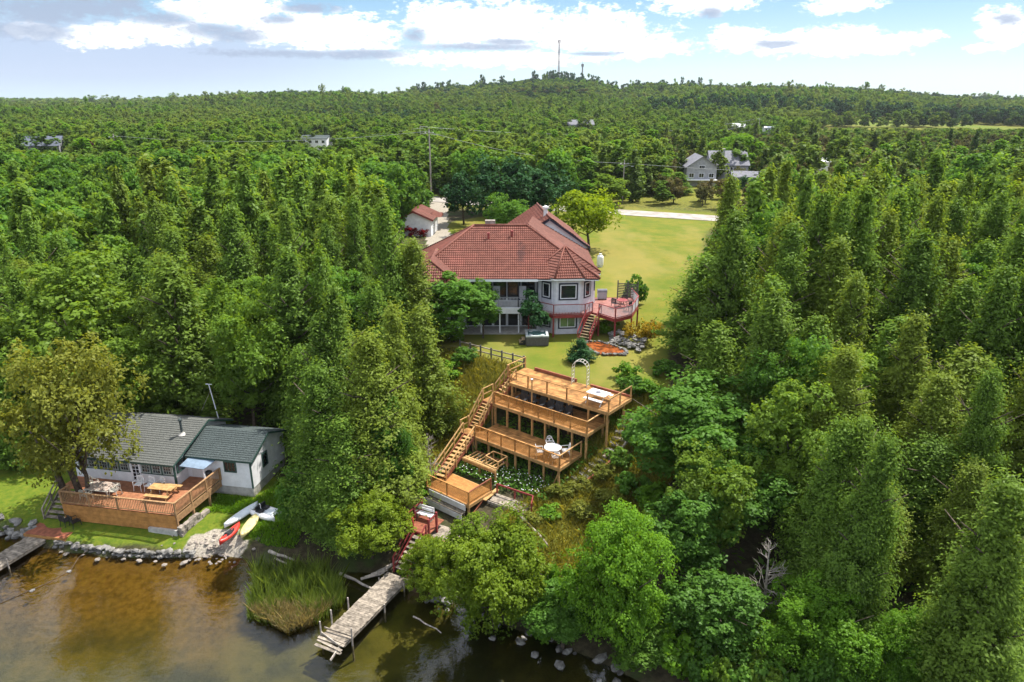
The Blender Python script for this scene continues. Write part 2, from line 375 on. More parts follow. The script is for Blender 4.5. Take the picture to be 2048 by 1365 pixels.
ROUGH1 = [(-6.0, 58.5), (0.8, 54.6), (-1.2, 51.2), (-6, 44.5), (-8, 47), (-8.5, 54)]
ROUGH2 = [(3.2, 43.5), (8.3, 49.5), (13.0, 49.0), (11, 42), (7.5, 36), (3, 34.5), (-1.5, 37), (-0.5, 41)]
DRIVE = [(-19, 162), (-14.5, 160), (-10.8, 118), (-6, 100), (-4.0, 82), (-9.5, 80), (-11, 95), (-14, 112), (-15, 130)]
FIELD = [A2(1640, 253, 9), A2(1760, 256, 9), A2(1880, 252, 9), A2(2048, 262, 9), A2(2060, 244, 12), A2(1850, 239, 12), A2(1640, 239, 12)]
def axis(segs):
    o = [segs[0][0]]
    for a, b, s in segs: n = max(1, round((b - a) / s)); o += list(np.linspace(a, b, n + 1)[1:])
    return np.array(o)
xs = axis([(-3000, -1500, 250), (-1500, -400, 60), (-400, -80, 12), (-80, -36, 1.6), (-36, 16, 0.5), (16, 60, 1.6), (60, 400, 12), (400, 1500, 60), (1500, 3000, 250)])
ys = axis([(-300, 0, 40), (0, 24, 2.5), (24, 60, 0.5), (60, 170, 1.8), (170, 420, 9), (420, 1500, 35), (1500, 3000, 150)])
X, Y = np.meshgrid(xs, ys); Z = hgt(X, Y)
rng = np.random.default_rng(3)
Z = Z + np.where((Y < 60) & (Z > 0.2), rng.normal(0, 0.02, Z.shape), 0)
def np_mesh(name, V, F, mats, tint=None, mi=None, smooth=False):
    me = bpy.data.meshes.new(name); V = np.asarray(V, np.float32); F = np.asarray(F, np.int32); k = F.shape[1]
    me.vertices.add(len(V)); me.vertices.foreach_set('co', V.ravel())
    me.loops.add(F.size); me.loops.foreach_set('vertex_index', F.ravel())
    me.polygons.add(len(F)); me.polygons.foreach_set('loop_start', np.arange(0, F.size, k, dtype=np.int32))
    for m in mats: me.materials.append(m)
    if mi is not None: me.polygons.foreach_set('material_index', np.asarray(mi, np.int32))
    if smooth: me.polygons.foreach_set('use_smooth', np.ones(len(F), bool))
    me.update(calc_edges=True)
    if tint is not None:
        at_ = me.attributes.new('tint', 'FLOAT', 'POINT'); at_.data.foreach_set('value', np.asarray(tint, np.float32))
    return me
nx, ny = len(xs), len(ys); I = np.arange(nx * ny).reshape(ny, nx)
F = np.stack([I[:-1, :-1], I[:-1, 1:], I[1:, 1:], I[1:, :-1]], -1).reshape(-1, 4)

def ground_mat():
    m, t, out = new_mat('ground')
    geo = t.node('ShaderNodeNewGeometry'); p = geo.outputs['Position']
    mk = t.node('ShaderNodeVertexColor', layer_name='mask'); sp_ = t.node('ShaderNodeSeparateColor'); t.l.new(mk.outputs[0], sp_.inputs[0])
    n1 = t.noise(p, 0.35, 5, 0.6); n2 = t.noise(p, 2.5, 5, 0.65); n3 = t.noise(p, 9.0, 4, 0.7)
    floor = t.mix(t.ss(n2, 0.35, 0.7), (0.035, 0.030, 0.018, 1), (0.075, 0.062, 0.036, 1))
    floor = t.mix(t.m('MULTIPLY', t.ss(n1, 0.45, 0.65), 0.7), floor, (0.045, 0.075, 0.018, 1))
    lawn = t.mix(t.ss(n1, 0.30, 0.70), (0.092, 0.126, 0.013, 1), (0.172, 0.154, 0.022, 1))
    lawn = t.mix(t.m('MULTIPLY', t.ss(n2, 0.35, 0.75), 0.45), lawn, (0.085, 0.125, 0.012, 1))
    lawn = t.mix(t.m('MULTIPLY', t.ss(n3, 0.4, 0.8), 0.35), lawn, (0.08, 0.115, 0.012, 1))
    lawn = t.mix(t.m('MULTIPLY', t.ss(t.noise(t.vm('MULTIPLY', p, (1.0, .35, 1.0)), 0.09, 4, 0.6), 0.48, 0.66), 0.35), lawn, (0.235, 0.19, 0.055, 1))
    lush = t.mix(t.ss(n2, 0.3, 0.7), (0.070, 0.118, 0.011, 1), (0.138, 0.160, 0.018, 1))
    lawn = t.mix(t.m('MULTIPLY', t.ss(t.noise(t.vm('MULTIPLY', p, (1.0, .35, 1.0)), 0.09, 4, 0.6), 0.48, 0.66), 0.35), lawn, (0.235, 0.19, 0.055, 1))
    lush = t.mix(t.m('MULTIPLY', t.ss(n3, 0.4, 0.8), 0.5), lush, (0.05, 0.105, 0.008, 1))
    grav = t.mix(t.ss(n3, 0.35, 0.7), (0.20, 0.175, 0.14, 1), (0.40, 0.36, 0.30, 1))
    rough = t.mix(t.ss(n2, 0.3, 0.7), (0.075, 0.095, 0.014, 1), (0.20, 0.185, 0.03, 1))
    def th(ch, lo=.3, hi_=.7): return t.ss(t.m('ADD', ch, t.m('MULTIPLY', t.m('SUBTRACT', n2, 0.5), 0.5)), lo, hi_)
    al = t.m('MULTIPLY', mk.outputs[1], 1.0)
    c = t.mix(th(sp_.outputs[2]), floor, rough)
    c = t.mix(th(sp_.outputs[0]), c, lawn)
    c = t.mix(th(t.m('SUBTRACT', 1.0, al)), c, lush)
    c = t.mix(th(sp_.outputs[1]), c, grav)
    sz = t.node('ShaderNodeSeparateXYZ'); t.l.new(p, sz.inputs[0])
    # lake bed: amber sand, dark weed further out; deep-water shade painted into the colour
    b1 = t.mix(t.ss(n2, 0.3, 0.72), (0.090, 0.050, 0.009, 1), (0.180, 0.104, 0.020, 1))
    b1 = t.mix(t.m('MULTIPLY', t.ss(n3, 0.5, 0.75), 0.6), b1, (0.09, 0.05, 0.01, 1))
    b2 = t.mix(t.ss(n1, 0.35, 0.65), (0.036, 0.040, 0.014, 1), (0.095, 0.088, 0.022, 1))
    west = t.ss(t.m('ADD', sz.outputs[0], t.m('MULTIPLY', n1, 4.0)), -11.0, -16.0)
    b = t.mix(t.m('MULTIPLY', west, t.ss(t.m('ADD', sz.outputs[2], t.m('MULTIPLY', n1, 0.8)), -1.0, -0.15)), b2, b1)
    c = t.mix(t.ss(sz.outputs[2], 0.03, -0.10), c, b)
    bs = t.node('ShaderNodeBsdfPrincipled'); t.put(bs.inputs['Base Color'], c); bs.inputs['Roughness'].default_value = 0.95; bs.inputs['Specular IOR Level'].default_value = 0.1
    bp = t.node('ShaderNodeBump'); bp.inputs['Strength'].default_value = 0.5; bp.inputs['Distance'].default_value = 0.06; t.put(bp.inputs['Height'], n3); t.l.new(bp.outputs[0], bs.inputs['Normal'])
    t.l.new(bs.outputs[0], out.inputs[0]); return m
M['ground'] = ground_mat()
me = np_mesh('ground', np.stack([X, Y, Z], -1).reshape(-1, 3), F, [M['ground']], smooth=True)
mask = np.zeros((nx * ny, 4), np.float32); mask[:, 3] = 1
fx_, fy_ = X.ravel(), Y.ravel()
mask[:, 0] = inpoly(fx_, fy_, LAWN) | inpoly(fx_, fy_, FIELD)
road_d = np.abs((fy_ - 139.0) + 0.48 * (fx_ - 19.0)) / 1.11
mask[:, 0] = np.maximum(mask[:, 0], (road_d < 9) * (np.abs(fx_) < 90) * 0.7)
mask[:, 1] = inpoly(fx_, fy_, DRIVE) | (np.hypot((fx_ + 19.4) / 2.0, (fy_ - 38.9) / 1.3) < 1)
mask[:, 2] = np.maximum(inpoly(fx_, fy_, ROUGH1) | inpoly(fx_, fy_, ROUGH2), sstep(np.hypot(fx_, fy_), 110, 170) * .75)
mask[:, 0] *= ~inpoly(fx_, fy_, FIELD)
mask[:, 3] = 1 - np.maximum(inpoly(fx_, fy_, FIELD) * 1.0, 1.0 * np.maximum(inpoly(fx_, fy_, COTLAWN) * 1.0, inpoly(fx_, fy_, [(-3, 57), (1.2, 54.4), (6.5, 50), (9, 55), (8, 62.5), (-3, 63)]) * 0.42))
mg = mask.reshape(ny, nx, 4)
for _ in range(5):
    for ch in (0, 3):
        g_ = mg[:, :, ch].copy(); g_[1:-1, 1:-1] = (mg[:-2, 1:-1, ch] + mg[2:, 1:-1, ch] + mg[1:-1, :-2, ch] + mg[1:-1, 2:, ch] + 2 * mg[1:-1, 1:-1, ch]) / 6; mg[:, :, ch] = g_
ca = me.color_attributes.new('mask', 'FLOAT_COLOR', 'POINT'); ca.data.foreach_set('color', mask.ravel())
tag(link('ground', me), kind='structure')

def water_mat():
    m, t, out = new_mat('lake_water')
    geo = t.node('ShaderNodeNewGeometry'); p = geo.outputs['Position']
    h = t.m('ADD', t.noise(t.vm('MULTIPLY', p, (1.0, 1.6, 1.0)), 1.6, 3, 0.6), t.m('MULTIPLY', t.noise(p, 0.25, 2, 0.5), 0.7))
    bp = t.node('ShaderNodeBump'); bp.inputs['Strength'].default_value = 0.22; bp.inputs['Distance'].default_value = 0.06; t.put(bp.inputs['Height'], h)
    fr = t.node('ShaderNodeFresnel'); fr.inputs[0].default_value = 1.40; t.l.new(bp.outputs[0], fr.inputs['Normal'])
    g = t.node('ShaderNodeBsdfGlossy'); g.inputs['Roughness'].default_value = 0.03; t.l.new(bp.outputs[0], g.inputs['Normal'])
    tr = t.node('ShaderNodeBsdfTransparent'); tr.inputs[0].default_value = (0.80, 0.78, 0.62, 1)
    mx = t.node('ShaderNodeMixShader'); t.put(mx.inputs[0], t.m('MULTIPLY', fr.outputs[0], 1.7, clamp=True)); t.l.new(tr.outputs[0], mx.inputs[1]); t.l.new(g.outputs[0], mx.inputs[2])
    t.l.new(mx.outputs[0], out.inputs[0]); return m
M['water'] = water_mat()
wm = np_mesh('water', [(-500, -300, 0), (500, -300, 0), (500, 62, 0), (-500, 62, 0)], [(0, 1, 2, 3)], [M['water']])
tag(link('lake_water', wm), kind='structure')

def strip(name, pts, w, mat, dz):
    V, Fq = [], []
    P_ = []
    for (x0, y0), (x1, y1) in zip(pts[:-1], pts[1:]):
        n = max(2, int(math.hypot(x1 - x0, y1 - y0) / 1.5))
        P_ += [(x0 + (x1 - x0) * i / n, y0 + (y1 - y0) * i / n) for i in range(n)]
    P_.append(pts[-1])
    for i, (x, y) in enumerate(P_):
        a = P_[max(0, i - 1)]; b = P_[min(len(P_) - 1, i + 1)]; d = math.hypot(b[0] - a[0], b[1] - a[1]); nx_, ny_ = -(b[1] - a[1]) / d, (b[0] - a[0]) / d
        for k in (-1, -.33, .33, 1):
            q = (x + nx_ * k * w / 2, y + ny_ * k * w / 2); V.append((*q, H(*q) + dz))
        if i: Fq += [((i - 1) * 4 + k, (i - 1) * 4 + k + 1, i * 4 + k + 1, i * 4 + k) for k in range(3)]
    return tag(link(name, np_mesh(name, V, Fq, [mat])), kind='structure')
strip('road', [(-140, 214), (-60, 176), (-17, 156), (19, 138.6), (37, 130.5), (70, 116), (120, 92)], 6.5, M['gravel'], 0.07)
# ------------------------------------------------------------------ generic builders
def window(parent, c, w, h, frame, pane, rz=0.0, nx_=1, ny_=1, trim=None, d=0.08, depth=0.05, name='window'):
    """framed window centred at c, facing local -Y before rz; parent > window(frame) > pane, muntin"""
    e = MB(); t = d
    e.box((0, 0, h / 2 - t / 2), (w, depth * 2, t)); e.box((0, 0, -h / 2 + t / 2), (w, depth * 2, t))
    e.box((-w / 2 + t / 2, 0, 0), (t, depth * 2, h - 2 * t)); e.box((w / 2 - t / 2, 0, 0), (t, depth * 2, h - 2 * t))
    o = e.build(name, frame, parent, loc=c, rot=(0, 0, rz))
    blk('pane', o, (0, 0.0, 0), (w - 2 * t, depth * .8, h - 2 * t), pane)
    for i in range(1, nx_): blk('muntin', o, (-w / 2 + t + (w - 2 * t) * i / nx_, 0, 0), (0.035, depth * 1.5, h - 2 * t - .004), frame)
    for i in range(1, ny_): blk('muntin', o, (0, 0, -h / 2 + t + (h - 2 * t) * i / ny_), (w - 2 * t - .004, depth * 1.6, 0.035), frame)
    if trim:
        e = MB(); T = 0.14; W2, H2 = w + 2 * T, h + 2 * T
        e.box((0, .01, h / 2 + T / 2), (W2, depth * 1.2, T)); e.box((0, .01, -h / 2 - T / 2), (W2, depth * 1.2, T))
        e.box((-w / 2 - T / 2, .01, 0), (T, depth * 1.2, h)); e.box((w / 2 + T / 2, .01, 0), (T, depth * 1.2, h))
        e.build('trim', trim, o)
    return o
def tiled(name, poly, mat, parent=None, course=0.33, wave=0.2, thick=0.06):
    """stepped, waved tile courses clipped to a planar 3-D polygon; poly[0]->poly[1] is the eave"""
    P_ = [Vector(p) for p in poly]; u = (P_[1] - P_[0]).normalized()
    n = None
    for i in range(2, len(P_)):
        k = u.cross(P_[i] - P_[0])
        if k.length > 1e-3: n = k.normalized(); break
    if n.z < 0: n = -n
    v = n.cross(u)
    if v.dot(sum(P_, Vector()) / len(P_) - P_[0]) < 0: v = -v
    us = [(p - P_[0]).dot(u) for p in P_]; vs = [(p - P_[0]).dot(v) for p in P_]
    u0, u1, v1 = min(us), max(us), max(vs); v0 = min(0, min(vs))
    nu = int((u1 - u0) / wave * 4) + 2; rows = []
    k = 0; vv = v0
    while vv < v1:
        rows += [(vv, 0.075), (min(vv + course, v1 + .01), 0.02)]; vv += course
    U = np.linspace(u0, u1, nu); V3 = []
    wv = 0.028 * np.cos(U * 2 * np.pi / wave)
    for (a, hh) in rows:
        for i in range(nu):
            V3.append(P_[0] + u * U[i] + v * a + n * (hh + wv[i]))
    nr = len(rows); Fq = [(r * nu + i, r * nu + i + 1, (r + 1) * nu + i + 1, (r + 1) * nu + i) for r in range(nr - 1) for i in range(nu - 1)]
    bm = bmesh.new(); bv = [bm.verts.new(p) for p in V3]
    for f in Fq: bm.faces.new([bv[i] for i in f])
    cen = sum(P_, Vector()) / len(P_)
    for i in range(len(P_)):
        a, b = P_[i], P_[(i + 1) % len(P_)]; nn = (b - a).cross(n).normalized()
        if nn.dot(cen - a) > 0: nn = -nn
        bmesh.ops.bisect_plane(bm, geom=bm.verts[:] + bm.edges[:] + bm.faces[:], plane_co=a, plane_no=nn, clear_outer=True)
    # closed underside
    base = [bm.verts.new(p - n * 0.05) for p in P_]; bm.faces.new(base)
    me = bpy.data.meshes.new(name); bm.to_mesh(me); bm.free(); me.materials.append(mat)
    return link(name, me, parent)
def cap_tube(name, a, b, r, mat, parent=None): return MB().tube([a, b], r, 8).build(name, mat, parent, smooth=True)
def planks(parent, x0, x1, y0, y1, z, w, mat, along='x', t=0.04, gap=0.012, name='plank', jit=0.0):
    n = max(1, round(((y1 - y0) if along == 'x' else (x1 - x0)) / w)); st = ((y1 - y0) if along == 'x' else (x1 - x0)) / n
    for i in range(n):
        q = (i + .5) * st; j = random.uniform(-jit, jit)
        if along == 'x': blk(name, parent, ((x0 + x1) / 2 + j, y0 + q, z - t / 2), (x1 - x0, st - gap, t), mat)
        else: blk(name, parent, (x0 + q, (y0 + y1) / 2 + j, z - t / 2), (st - gap, y1 - y0, t), mat)
def rail_run(parent, p0, p1, n, hgt_, mat, post=0.09, top=(0.09, 0.05), bottom=None, bal=None, balmat=None, skip0=False, skip1=False, postmat=None, panel=None):
    """posts, top rail, optional lower rail / balusters / netting panel from p0 to p1 (deck-floor level)"""
    p0, p1 = Vector(p0), Vector(p1); d = p1 - p0; ang = math.atan2(d.y, d.x)
    for i in range(n + 1):
        if (i == 0 and skip0) or (i == n and skip1): continue
        q = p0 + d * i / n; blk('post', parent, (q.x, q.y, q.z + hgt_ / 2), (post, post, hgt_ + 0.06), postmat or mat, ang)
    up = Vector((0, 0, hgt_)); beam('top_rail', parent, p0 + up, p1 + up, top[0], top[1], mat)
    if bottom: beam('bottom_rail', parent, p0 + Vector((0, 0, bottom)), p1 + Vector((0, 0, bottom)), .04, .07, mat)
    if bal:
        lo = bottom or 0.02; m = max(2, int(d.length / bal)); hh = hgt_ - lo - .05
        for i in range(m):
            q = p0 + d * (i + .5) / m
            blk('baluster', parent, (q.x, q.y, q.z + lo + hh / 2 + .02), (0.035, 0.035, hh), balmat or mat, ang)
    if panel:
        for i in range(n):
            a = p0 + d * (i + .04) / n; b = p0 + d * (i + .96) / n; c = (a + b) / 2
            blk('net_panel', parent, (c.x, c.y, c.z + hgt_ / 2), ((b - a).length, 0.006, hgt_ - .12), panel, ang)
def stair_flight(parent, pb, pt, width, n, tread, side, th=0.045, dep=0.28):
    pb, pt = Vector(pb), Vector(pt); d = pt - pb; h = Vector((d.x, d.y, 0)).normalized(); sdv = Vector((-h.y, h.x, 0)); ang = math.atan2(h.y, h.x)
    for i in range(1, n + 1):
        q = pb + d * (i - .5) / n; z = pb.z + d.z * i / (n + 1)
        blk('tread', parent, (q.x, q.y, z), (dep, width - .08, th), tread, ang)
    for s in (-1, 1):
        o = sdv * s * width / 2
        beam('stringer', parent, pb + o + Vector((0, 0, .05)), pt + o - Vector((0, 0, .06)), .05, .24, side)
def stair_rail(parent, pb, pt, width, sides, hgt_, n, mat, mid=False, post=0.08):
    pb, pt = Vector(pb), Vector(pt); d = pt - pb; h = Vector((d.x, d.y, 0)).normalized(); sdv = Vector((-h.y, h.x, 0))
    for s in sides:
        o = sdv * s * (width / 2 + .05)
        for i in range(n + 1):
            q = pb + d * i / n + o; blk('post', parent, (q.x, q.y, q.z + hgt_ / 2 - .1), (post, post, hgt_ + .2), mat, math.atan2(h.y, h.x))
        beam('handrail', parent, pb + o + Vector((0, 0, hgt_)), pt + o + Vector((0, 0, hgt_)), .09, .05, mat)
        if mid: beam('mid_rail', parent, pb + o + Vector((0, 0, hgt_ * .5)), pt + o + Vector((0, 0, hgt_ * .5)), .04, .08, mat)

def make_chair(name, loc, rz, mat, label, cat='chair', group=None, low=False, lattice=False, slats=0):
    c = empty(name, loc, rz, label, cat, group); sh = 0.36 if low else 0.44; w = 0.62 if low else 0.54; dp = 0.56
    if low:
        for i in range(5): beam('seat_slat', c, (-w / 2, -.28 + i * .12, sh + .03 - i * .028), (w / 2, -.28 + i * .12, sh + .03 - i * .028), .10, .025, mat)
        for i in range(5):
            x = -w / 2 + .062 + i * (w - .124) / 4
            beam('back_slat', c, (x, .24, sh - .1), (x, .52, sh + .72 + (.06 if i == 2 else .03 if i in (1, 3) else 0)), .10, .025, mat)
        for s in (-1, 1):
            beam('armrest', c, (s * (w / 2 + .05), -.36, .58), (s * (w / 2 + .05), .42, .58), .13, .03, mat)
            beam('leg', c, (s * (w / 2 + .03), -.30, 0), (s * (w / 2 + .03), -.30, .565), .10, .035, mat)
            beam('leg', c, (s * (w / 2 + .03), .48, 0), (s * (w / 2 + .03), .30, .565), .09, .035, mat)
        return c
    blk('seat', c, (0, 0, sh), (w - .04, dp - .08, .04), mat)
    if lattice:
        bk = MB()
        bk.tube([(-.22, .25, sh), (-.23, .30, sh + .30), (-.13, .33, sh + .50), (0, .34, sh + .55), (.13, .33, sh + .50), (.23, .30, sh + .30), (.22, .25, sh)], .022, 6)
        for i in range(6):
            t = -.2 + i * .08; bk.tube([(t, .27, sh + .05), (-t, .325, sh + .46)], .014, 5)
        for k in (0.18, .34):
            bk.tube([(-.22, .28 + k * .09, sh + k), (.22, .28 + k * .09, sh + k)], .014, 5)
        bk.build('backrest', mat, c)
    else:
        bk = MB(); n = 4
        bk.box((-.24, .28, sh + .26), (.05, .05, .5)); bk.box((.24, .28, sh + .26), (.05, .05, .5)); bk.box((0, .28, sh + .49), (.43, .04, .09)); bk.box((0, .28, sh + .10), (.43, .03, .05))
        for i in range(n): bk.box((-.165 + i * .11, .28, sh + .28), (.06, .025, .32))
        bk.build('backrest', mat, c)
    for s in (-1, 1):
        MB().tube([(s * .27, -.24, sh), (s * .28, -.22, sh + .22), (s * .27, .27, sh + .24)], .022, 6).build('armrest', mat, c)
        for y, y2 in ((-.23, -.27), (.24, .31)): MB().tube([(s * .24, y, sh), (s * .27, y2, 0)], [.024, .02], 6).build('leg', mat, c)
    return c
def gable_block(parent, x0, x1, y0, y1, z0, ze, zr, wall, roof, axis_='y', over=0.35, thick=0.14, trim=None):
    """walls with gables plus two roof slopes and trim; ridge runs along axis_"""
    if axis_ == 'y': prof = [(x0, ze), ((x0 + x1) / 2, zr), (x1, ze)]
    else: prof = [(y0, ze), ((y0 + y1) / 2, zr), (y1, ze)]
    m = MB()
    if axis_ == 'y': ring = [(x0, z0), (x1, z0), (x1, ze), ((x0 + x1) / 2, zr - .02), (x0, ze)]; vs = [(a, y0, b) for a, b in ring] + [(a, y1, b) for a, b in ring]
    else: ring = [(y0, z0), (y1, z0), (y1, ze), ((y0 + y1) / 2, zr - .02), (y0, ze)]; vs = [(x1, a, b) for a, b in ring] + [(x0, a, b) for a, b in ring]
    m.add(vs, [(0, 1, 2, 3, 4), (9, 8, 7, 6, 5)] + [((i + 1) % 5, i, i + 5, (i + 1) % 5 + 5) for i in range(5)]); m.build('wall', wall, parent)
    for sgn in (0, 1):
        half = ((x1 - x0) if axis_ == 'y' else (y1 - y0)) / 2; sl = (zr - ze) / half; zo = ze - sl * over
        if axis_ == 'y':
            xe = x0 - over if sgn == 0 else x1 + over; xm = (x0 + x1) / 2
            q = [(xe, y0 - over, zo + thick), (xm, y0 - over, zr + thick), (xm, y1 + over, zr + thick), (xe, y1 + over, zo + thick)]
        else:
            ye = y0 - over if sgn == 0 else y1 + over; ym = (y0 + y1) / 2
            q = [(x0 - over, ye, zo + thick), (x1 + over, ye, zo + thick), (x1 + over, ym, zr + thick), (x0 - over, ym, zr + thick)]
        MB().slab(q, thick).build('roof', roof, parent)

# ------------------------------------------------------------------ red-roofed house
HB = 6.85
hs = empty('red_roofed_house', (4, 66, HB), 0, 'large white house with red tiled hip roof and windowed corner turret', 'house')
hs_inv = Vector((-4, -66, -HB))
def L(p): return tuple(Vector(p) + hs_inv)
def wallbox(name, x0, x1, y0, y1, z0, z1, mat): return blk(name, hs, L(((x0 + x1) / 2, (y0 + y1) / 2, (z0 + z1) / 2)), (x1 - x0, y1 - y0, z1 - z0), mat)
EZ = 12.35
wallbox('wall', -9.0, 2.55, 65.4, 74.0, HB - .6, EZ - .12, M['white'])
wallbox('wall', 2.553, 8.1, 66.2, 84.0, HB - .6, EZ - .123, M['white'])
wallbox('wall', -10.2, -4.85, 61.6, 65.39, HB - .6, EZ - .126, M['white'])
# turret: eight-sided bay
TC, TR, TROT = (5.0, 65.75), 2.95, R(5)
def octa(r, k): a = TROT + R(-90 - 22.5) + R(45) * k; return (TC[0] + r * math.cos(a), TC[1] + r * math.sin(a))
tw = MB(); tw.prism([octa(TR, k) for k in range(8)], HB - .6 - HB, EZ - .05 - HB)
tw.v = [(x - 4, y - 66, z) for x, y, z in tw.v]; tw.build('turret_wall', M['lavender'], hs)
for k in range(-1, 2):                         # vertical siding battens, windows
    a0, a1 = octa(TR, k), octa(TR, k + 1); ang = math.atan2(a1[1] - a0[1], a1[0] - a0[0]); ln = math.hypot(a1[0] - a0[0], a1[1] - a0[1])
    nrm = (math.sin(ang), -math.cos(ang)); mid = ((a0[0] + a1[0]) / 2, (a0[1] + a1[1]) / 2)
    bt = MB()
    for j in range(13):
        f = -ln / 2 + .06 + j * (ln - .12) / 12
        if k == 0 and abs(f) < .97 or k and abs(f) < .62: continue
        bt.box((f, -.012, 0), (.035, .03, EZ - .1 - HB + .3))
    bt.build('siding_batten', M['white'], hs, loc=L((*mid, (HB + EZ) / 2)), rot=(0, 0, ang))
    ww = 1.52 if k == 0 else 0.82
    for zc_, wh, pn in ((11.05, 1.35, M['glass']), (8.2, 1.25, M['curtain'] if k == 0 else M['glass'])):
        c_ = (mid[0] + nrm[0] * .03, mid[1] + nrm[1] * .03, zc_)
        window(hs, L(c_), ww, wh, M['white'], pn, ang, 2 if (k == 0 and zc_ < 10) else 1, 1, M['navytrim'])
# recessed balcony: dark glazing behind, floor, rail, white band, posts
bx0, bx1 = -4.8, 2.3
wallbox('balcony_floor', bx0, bx1 + .3, 63.3, 65.39, 9.25, 9.45, M['white'])
wallbox('balcony_fascia', bx0, bx1 + .3, 63.2, 63.29, 8.85, 9.42, M['white'])
for z0, z1, nm in ((9.6, 11.9, 'sliding_door'), (6.95, 8.8, 'sliding_door')):
    for i in range(5):
        xa = bx0 + .25 + i * 1.36
        window(hs, L((xa + .66, 65.36, (z0 + z1) / 2)), 1.28, z1 - z0, M['navytrim'] if z0 > 9 else M['white'], M['glass'], 0, 1, 1, d=.07, name=nm)
for i in range(3): wallbox('curtain', bx0 + .5 + i * 2.5, bx0 + 1.15 + i * 2.5, 65.28, 65.30, 9.75, 11.0, M['lavender'])
for i in range(5):
    xa = bx0 + .1 + i * (bx1 - bx0) / 4
    wallbox('patio_post', xa - .06, xa + .06, 63.32, 63.44, HB - .3, 8.85, M['white'])
    if i != 2: wallbox('balcony_post', xa - .05, xa + .05, 63.32, 63.42, 9.45, EZ - .15, M['navytrim'])
rail_run(hs, L((bx0, 63.36, 9.45)), L((bx1, 63.36, 9.45)), 4, .95, M['greywall'], bottom=.08, bal=.13, balmat=M['lavender'], post=.07)
blk('patio', hs, L((-1.2, 64.1, HB + .02)), (7.4, 2.4, .12), M['concrete'])
# main hip roof
RL, RR = Vector((-3.75, 69.4, 16.1)), Vector((1.45, 69.4, 16.35))
RRh = Vector((1.45, 69.4, 16.1))
FE = 62.6; C1 = Vector((8.05, 63.55, EZ)); C2 = Vector((8.7, 65.5, EZ)); C3 = Vector((8.15, 76.2, EZ))
BLc = Vector((-9.7, 75.4, EZ)); FLc = Vector((-9.7, 62.62, EZ))
def roof(name, poly, **k): return tiled(name, [L(p) for p in poly], M['tile'], hs, **k)
roof('roof_slope', [(-9.7, FE, EZ), (8.1, FE, EZ), RRh, RL])                                  # front
roof('roof_slope', [BLc, FLc, RL])                                                            # left hip
roof('roof_slope', [(-9.7, FE, EZ), (-9.7, FLc.y, EZ), RL]) if False else None
roof('roof_slope', [(8.08, FE + .02, EZ), C3 + Vector((0.1, 0, 0)), (2.2, 76.2, 15.9), RRh])    # right
roof('roof_slope', [(8.0, 77.6, EZ), BLc + Vector((0, 1.2, 0)), RL, RRh])                      # back
# lower front-left wing
WR0, WR1 = Vector((-7.55, 62.9, 14.0)), Vector((-7.55, 68.5, 14.0))
roof('roof_slope', [(-4.75, 60.6, EZ + .02), (-4.75, 66.5, EZ + .02), (-7.55, 68.5, 14.02), (-7.55, 62.9, 14.02)])
roof('roof_slope', [(-10.4, 68.5, EZ + .02), (-10.4, 60.6, EZ + .02), (-7.55, 62.9, 14.02), (-7.55, 68.5, 14.02)])
roof('roof_slope', [(-10.4, 60.6, EZ + .02), (-4.75, 60.6, EZ + .02), (-7.55, 62.9, 14.02)])
# rear wing with its own raised gable
G0, G1 = Vector((4.0, 75.4, 15.7)), Vector((3.1, 84.5, 15.9))
roof('roof_slope', [(8.5, 75.2, 12.75), (7.2, 88.0, 12.75), (3.05, 86.0, 15.9), (4.05, 75.2, 15.9)])
roof('roof_slope', [(-1.6, 86.0, 12.75), (-.6, 75.2, 12.75), (4.05, 75.2, 15.9), (3.05, 86.0, 15.9)])
MB().add([L(p) for p in ((-.4, 75.45, 12.6), (8.3, 75.45, 12.6), (4.05, 75.45, 15.75), (-.4, 75.75, 12.6), (8.3, 75.75, 12.6), (4.05, 75.75, 15.75))],
         [(0, 1, 2), (5, 4, 3), (0, 3, 4, 1), (1, 4, 5, 2), (2, 5, 3, 0)]).build('gable_wall', M['white'], hs)
beam('rake_board', hs, L((4.1, 75.17, 15.74)), L((8.5, 75.17, 12.68)), .05, .2, M['navytrim'])
beam('rake_board', hs, L((4.0, 75.17, 15.74)), L((-.5, 75.17, 12.68)), .05, .2, M['navytrim'])
# turret roof
AP = Vector((5.0, 65.6, 14.75))
for k in range(-2, 4):
    a0, a1 = octa(TR + .62, k), octa(TR + .62, k + 1)
    tiled('turret_roof_facet', [L((*a0, EZ + .08)), L((*a1, EZ + .08)), L(AP)], M['tile'], hs)
for k in range(-1, 3): cap_tube('hip_cap', L((*octa(TR + .62, k), EZ + .17)), L(AP + Vector((0, 0, .1))), .085, M['tile'], hs)
sof = MB().prism([octa(TR + .6, k) for k in range(8)], EZ - .12, EZ + .02); sof.v = [L(p) for p in sof.v]; sof.build('turret_soffit', M['white'], hs)
for a, b in ((RRh, (8.1, FE, EZ)), (RL, FLc), (RL, BLc), (RL, RRh), ((-7.55, 62.9, 14.02), (-4.75, 60.6, EZ)), ((4.05, 75.2, 15.92), (3.05, 86.0, 15.92))):
    cap_tube('ridge_cap', L(Vector(a) + Vector((0, 0, .07))), L(Vector(b) + Vector((0, 0, .07))), .10, M['tile'], hs)
wallbox('fascia', -4.8, 2.4, FE - .05, FE - .0, EZ - .24, EZ - .02, M['white'])
wallbox('soffit', -9.6, 8.0, FE + .01, 65.38, EZ - .16, EZ - .10, M['white'])
wallbox('fascia', -10.4, -4.75, 60.52, 60.58, EZ - .22, EZ, M['white'])
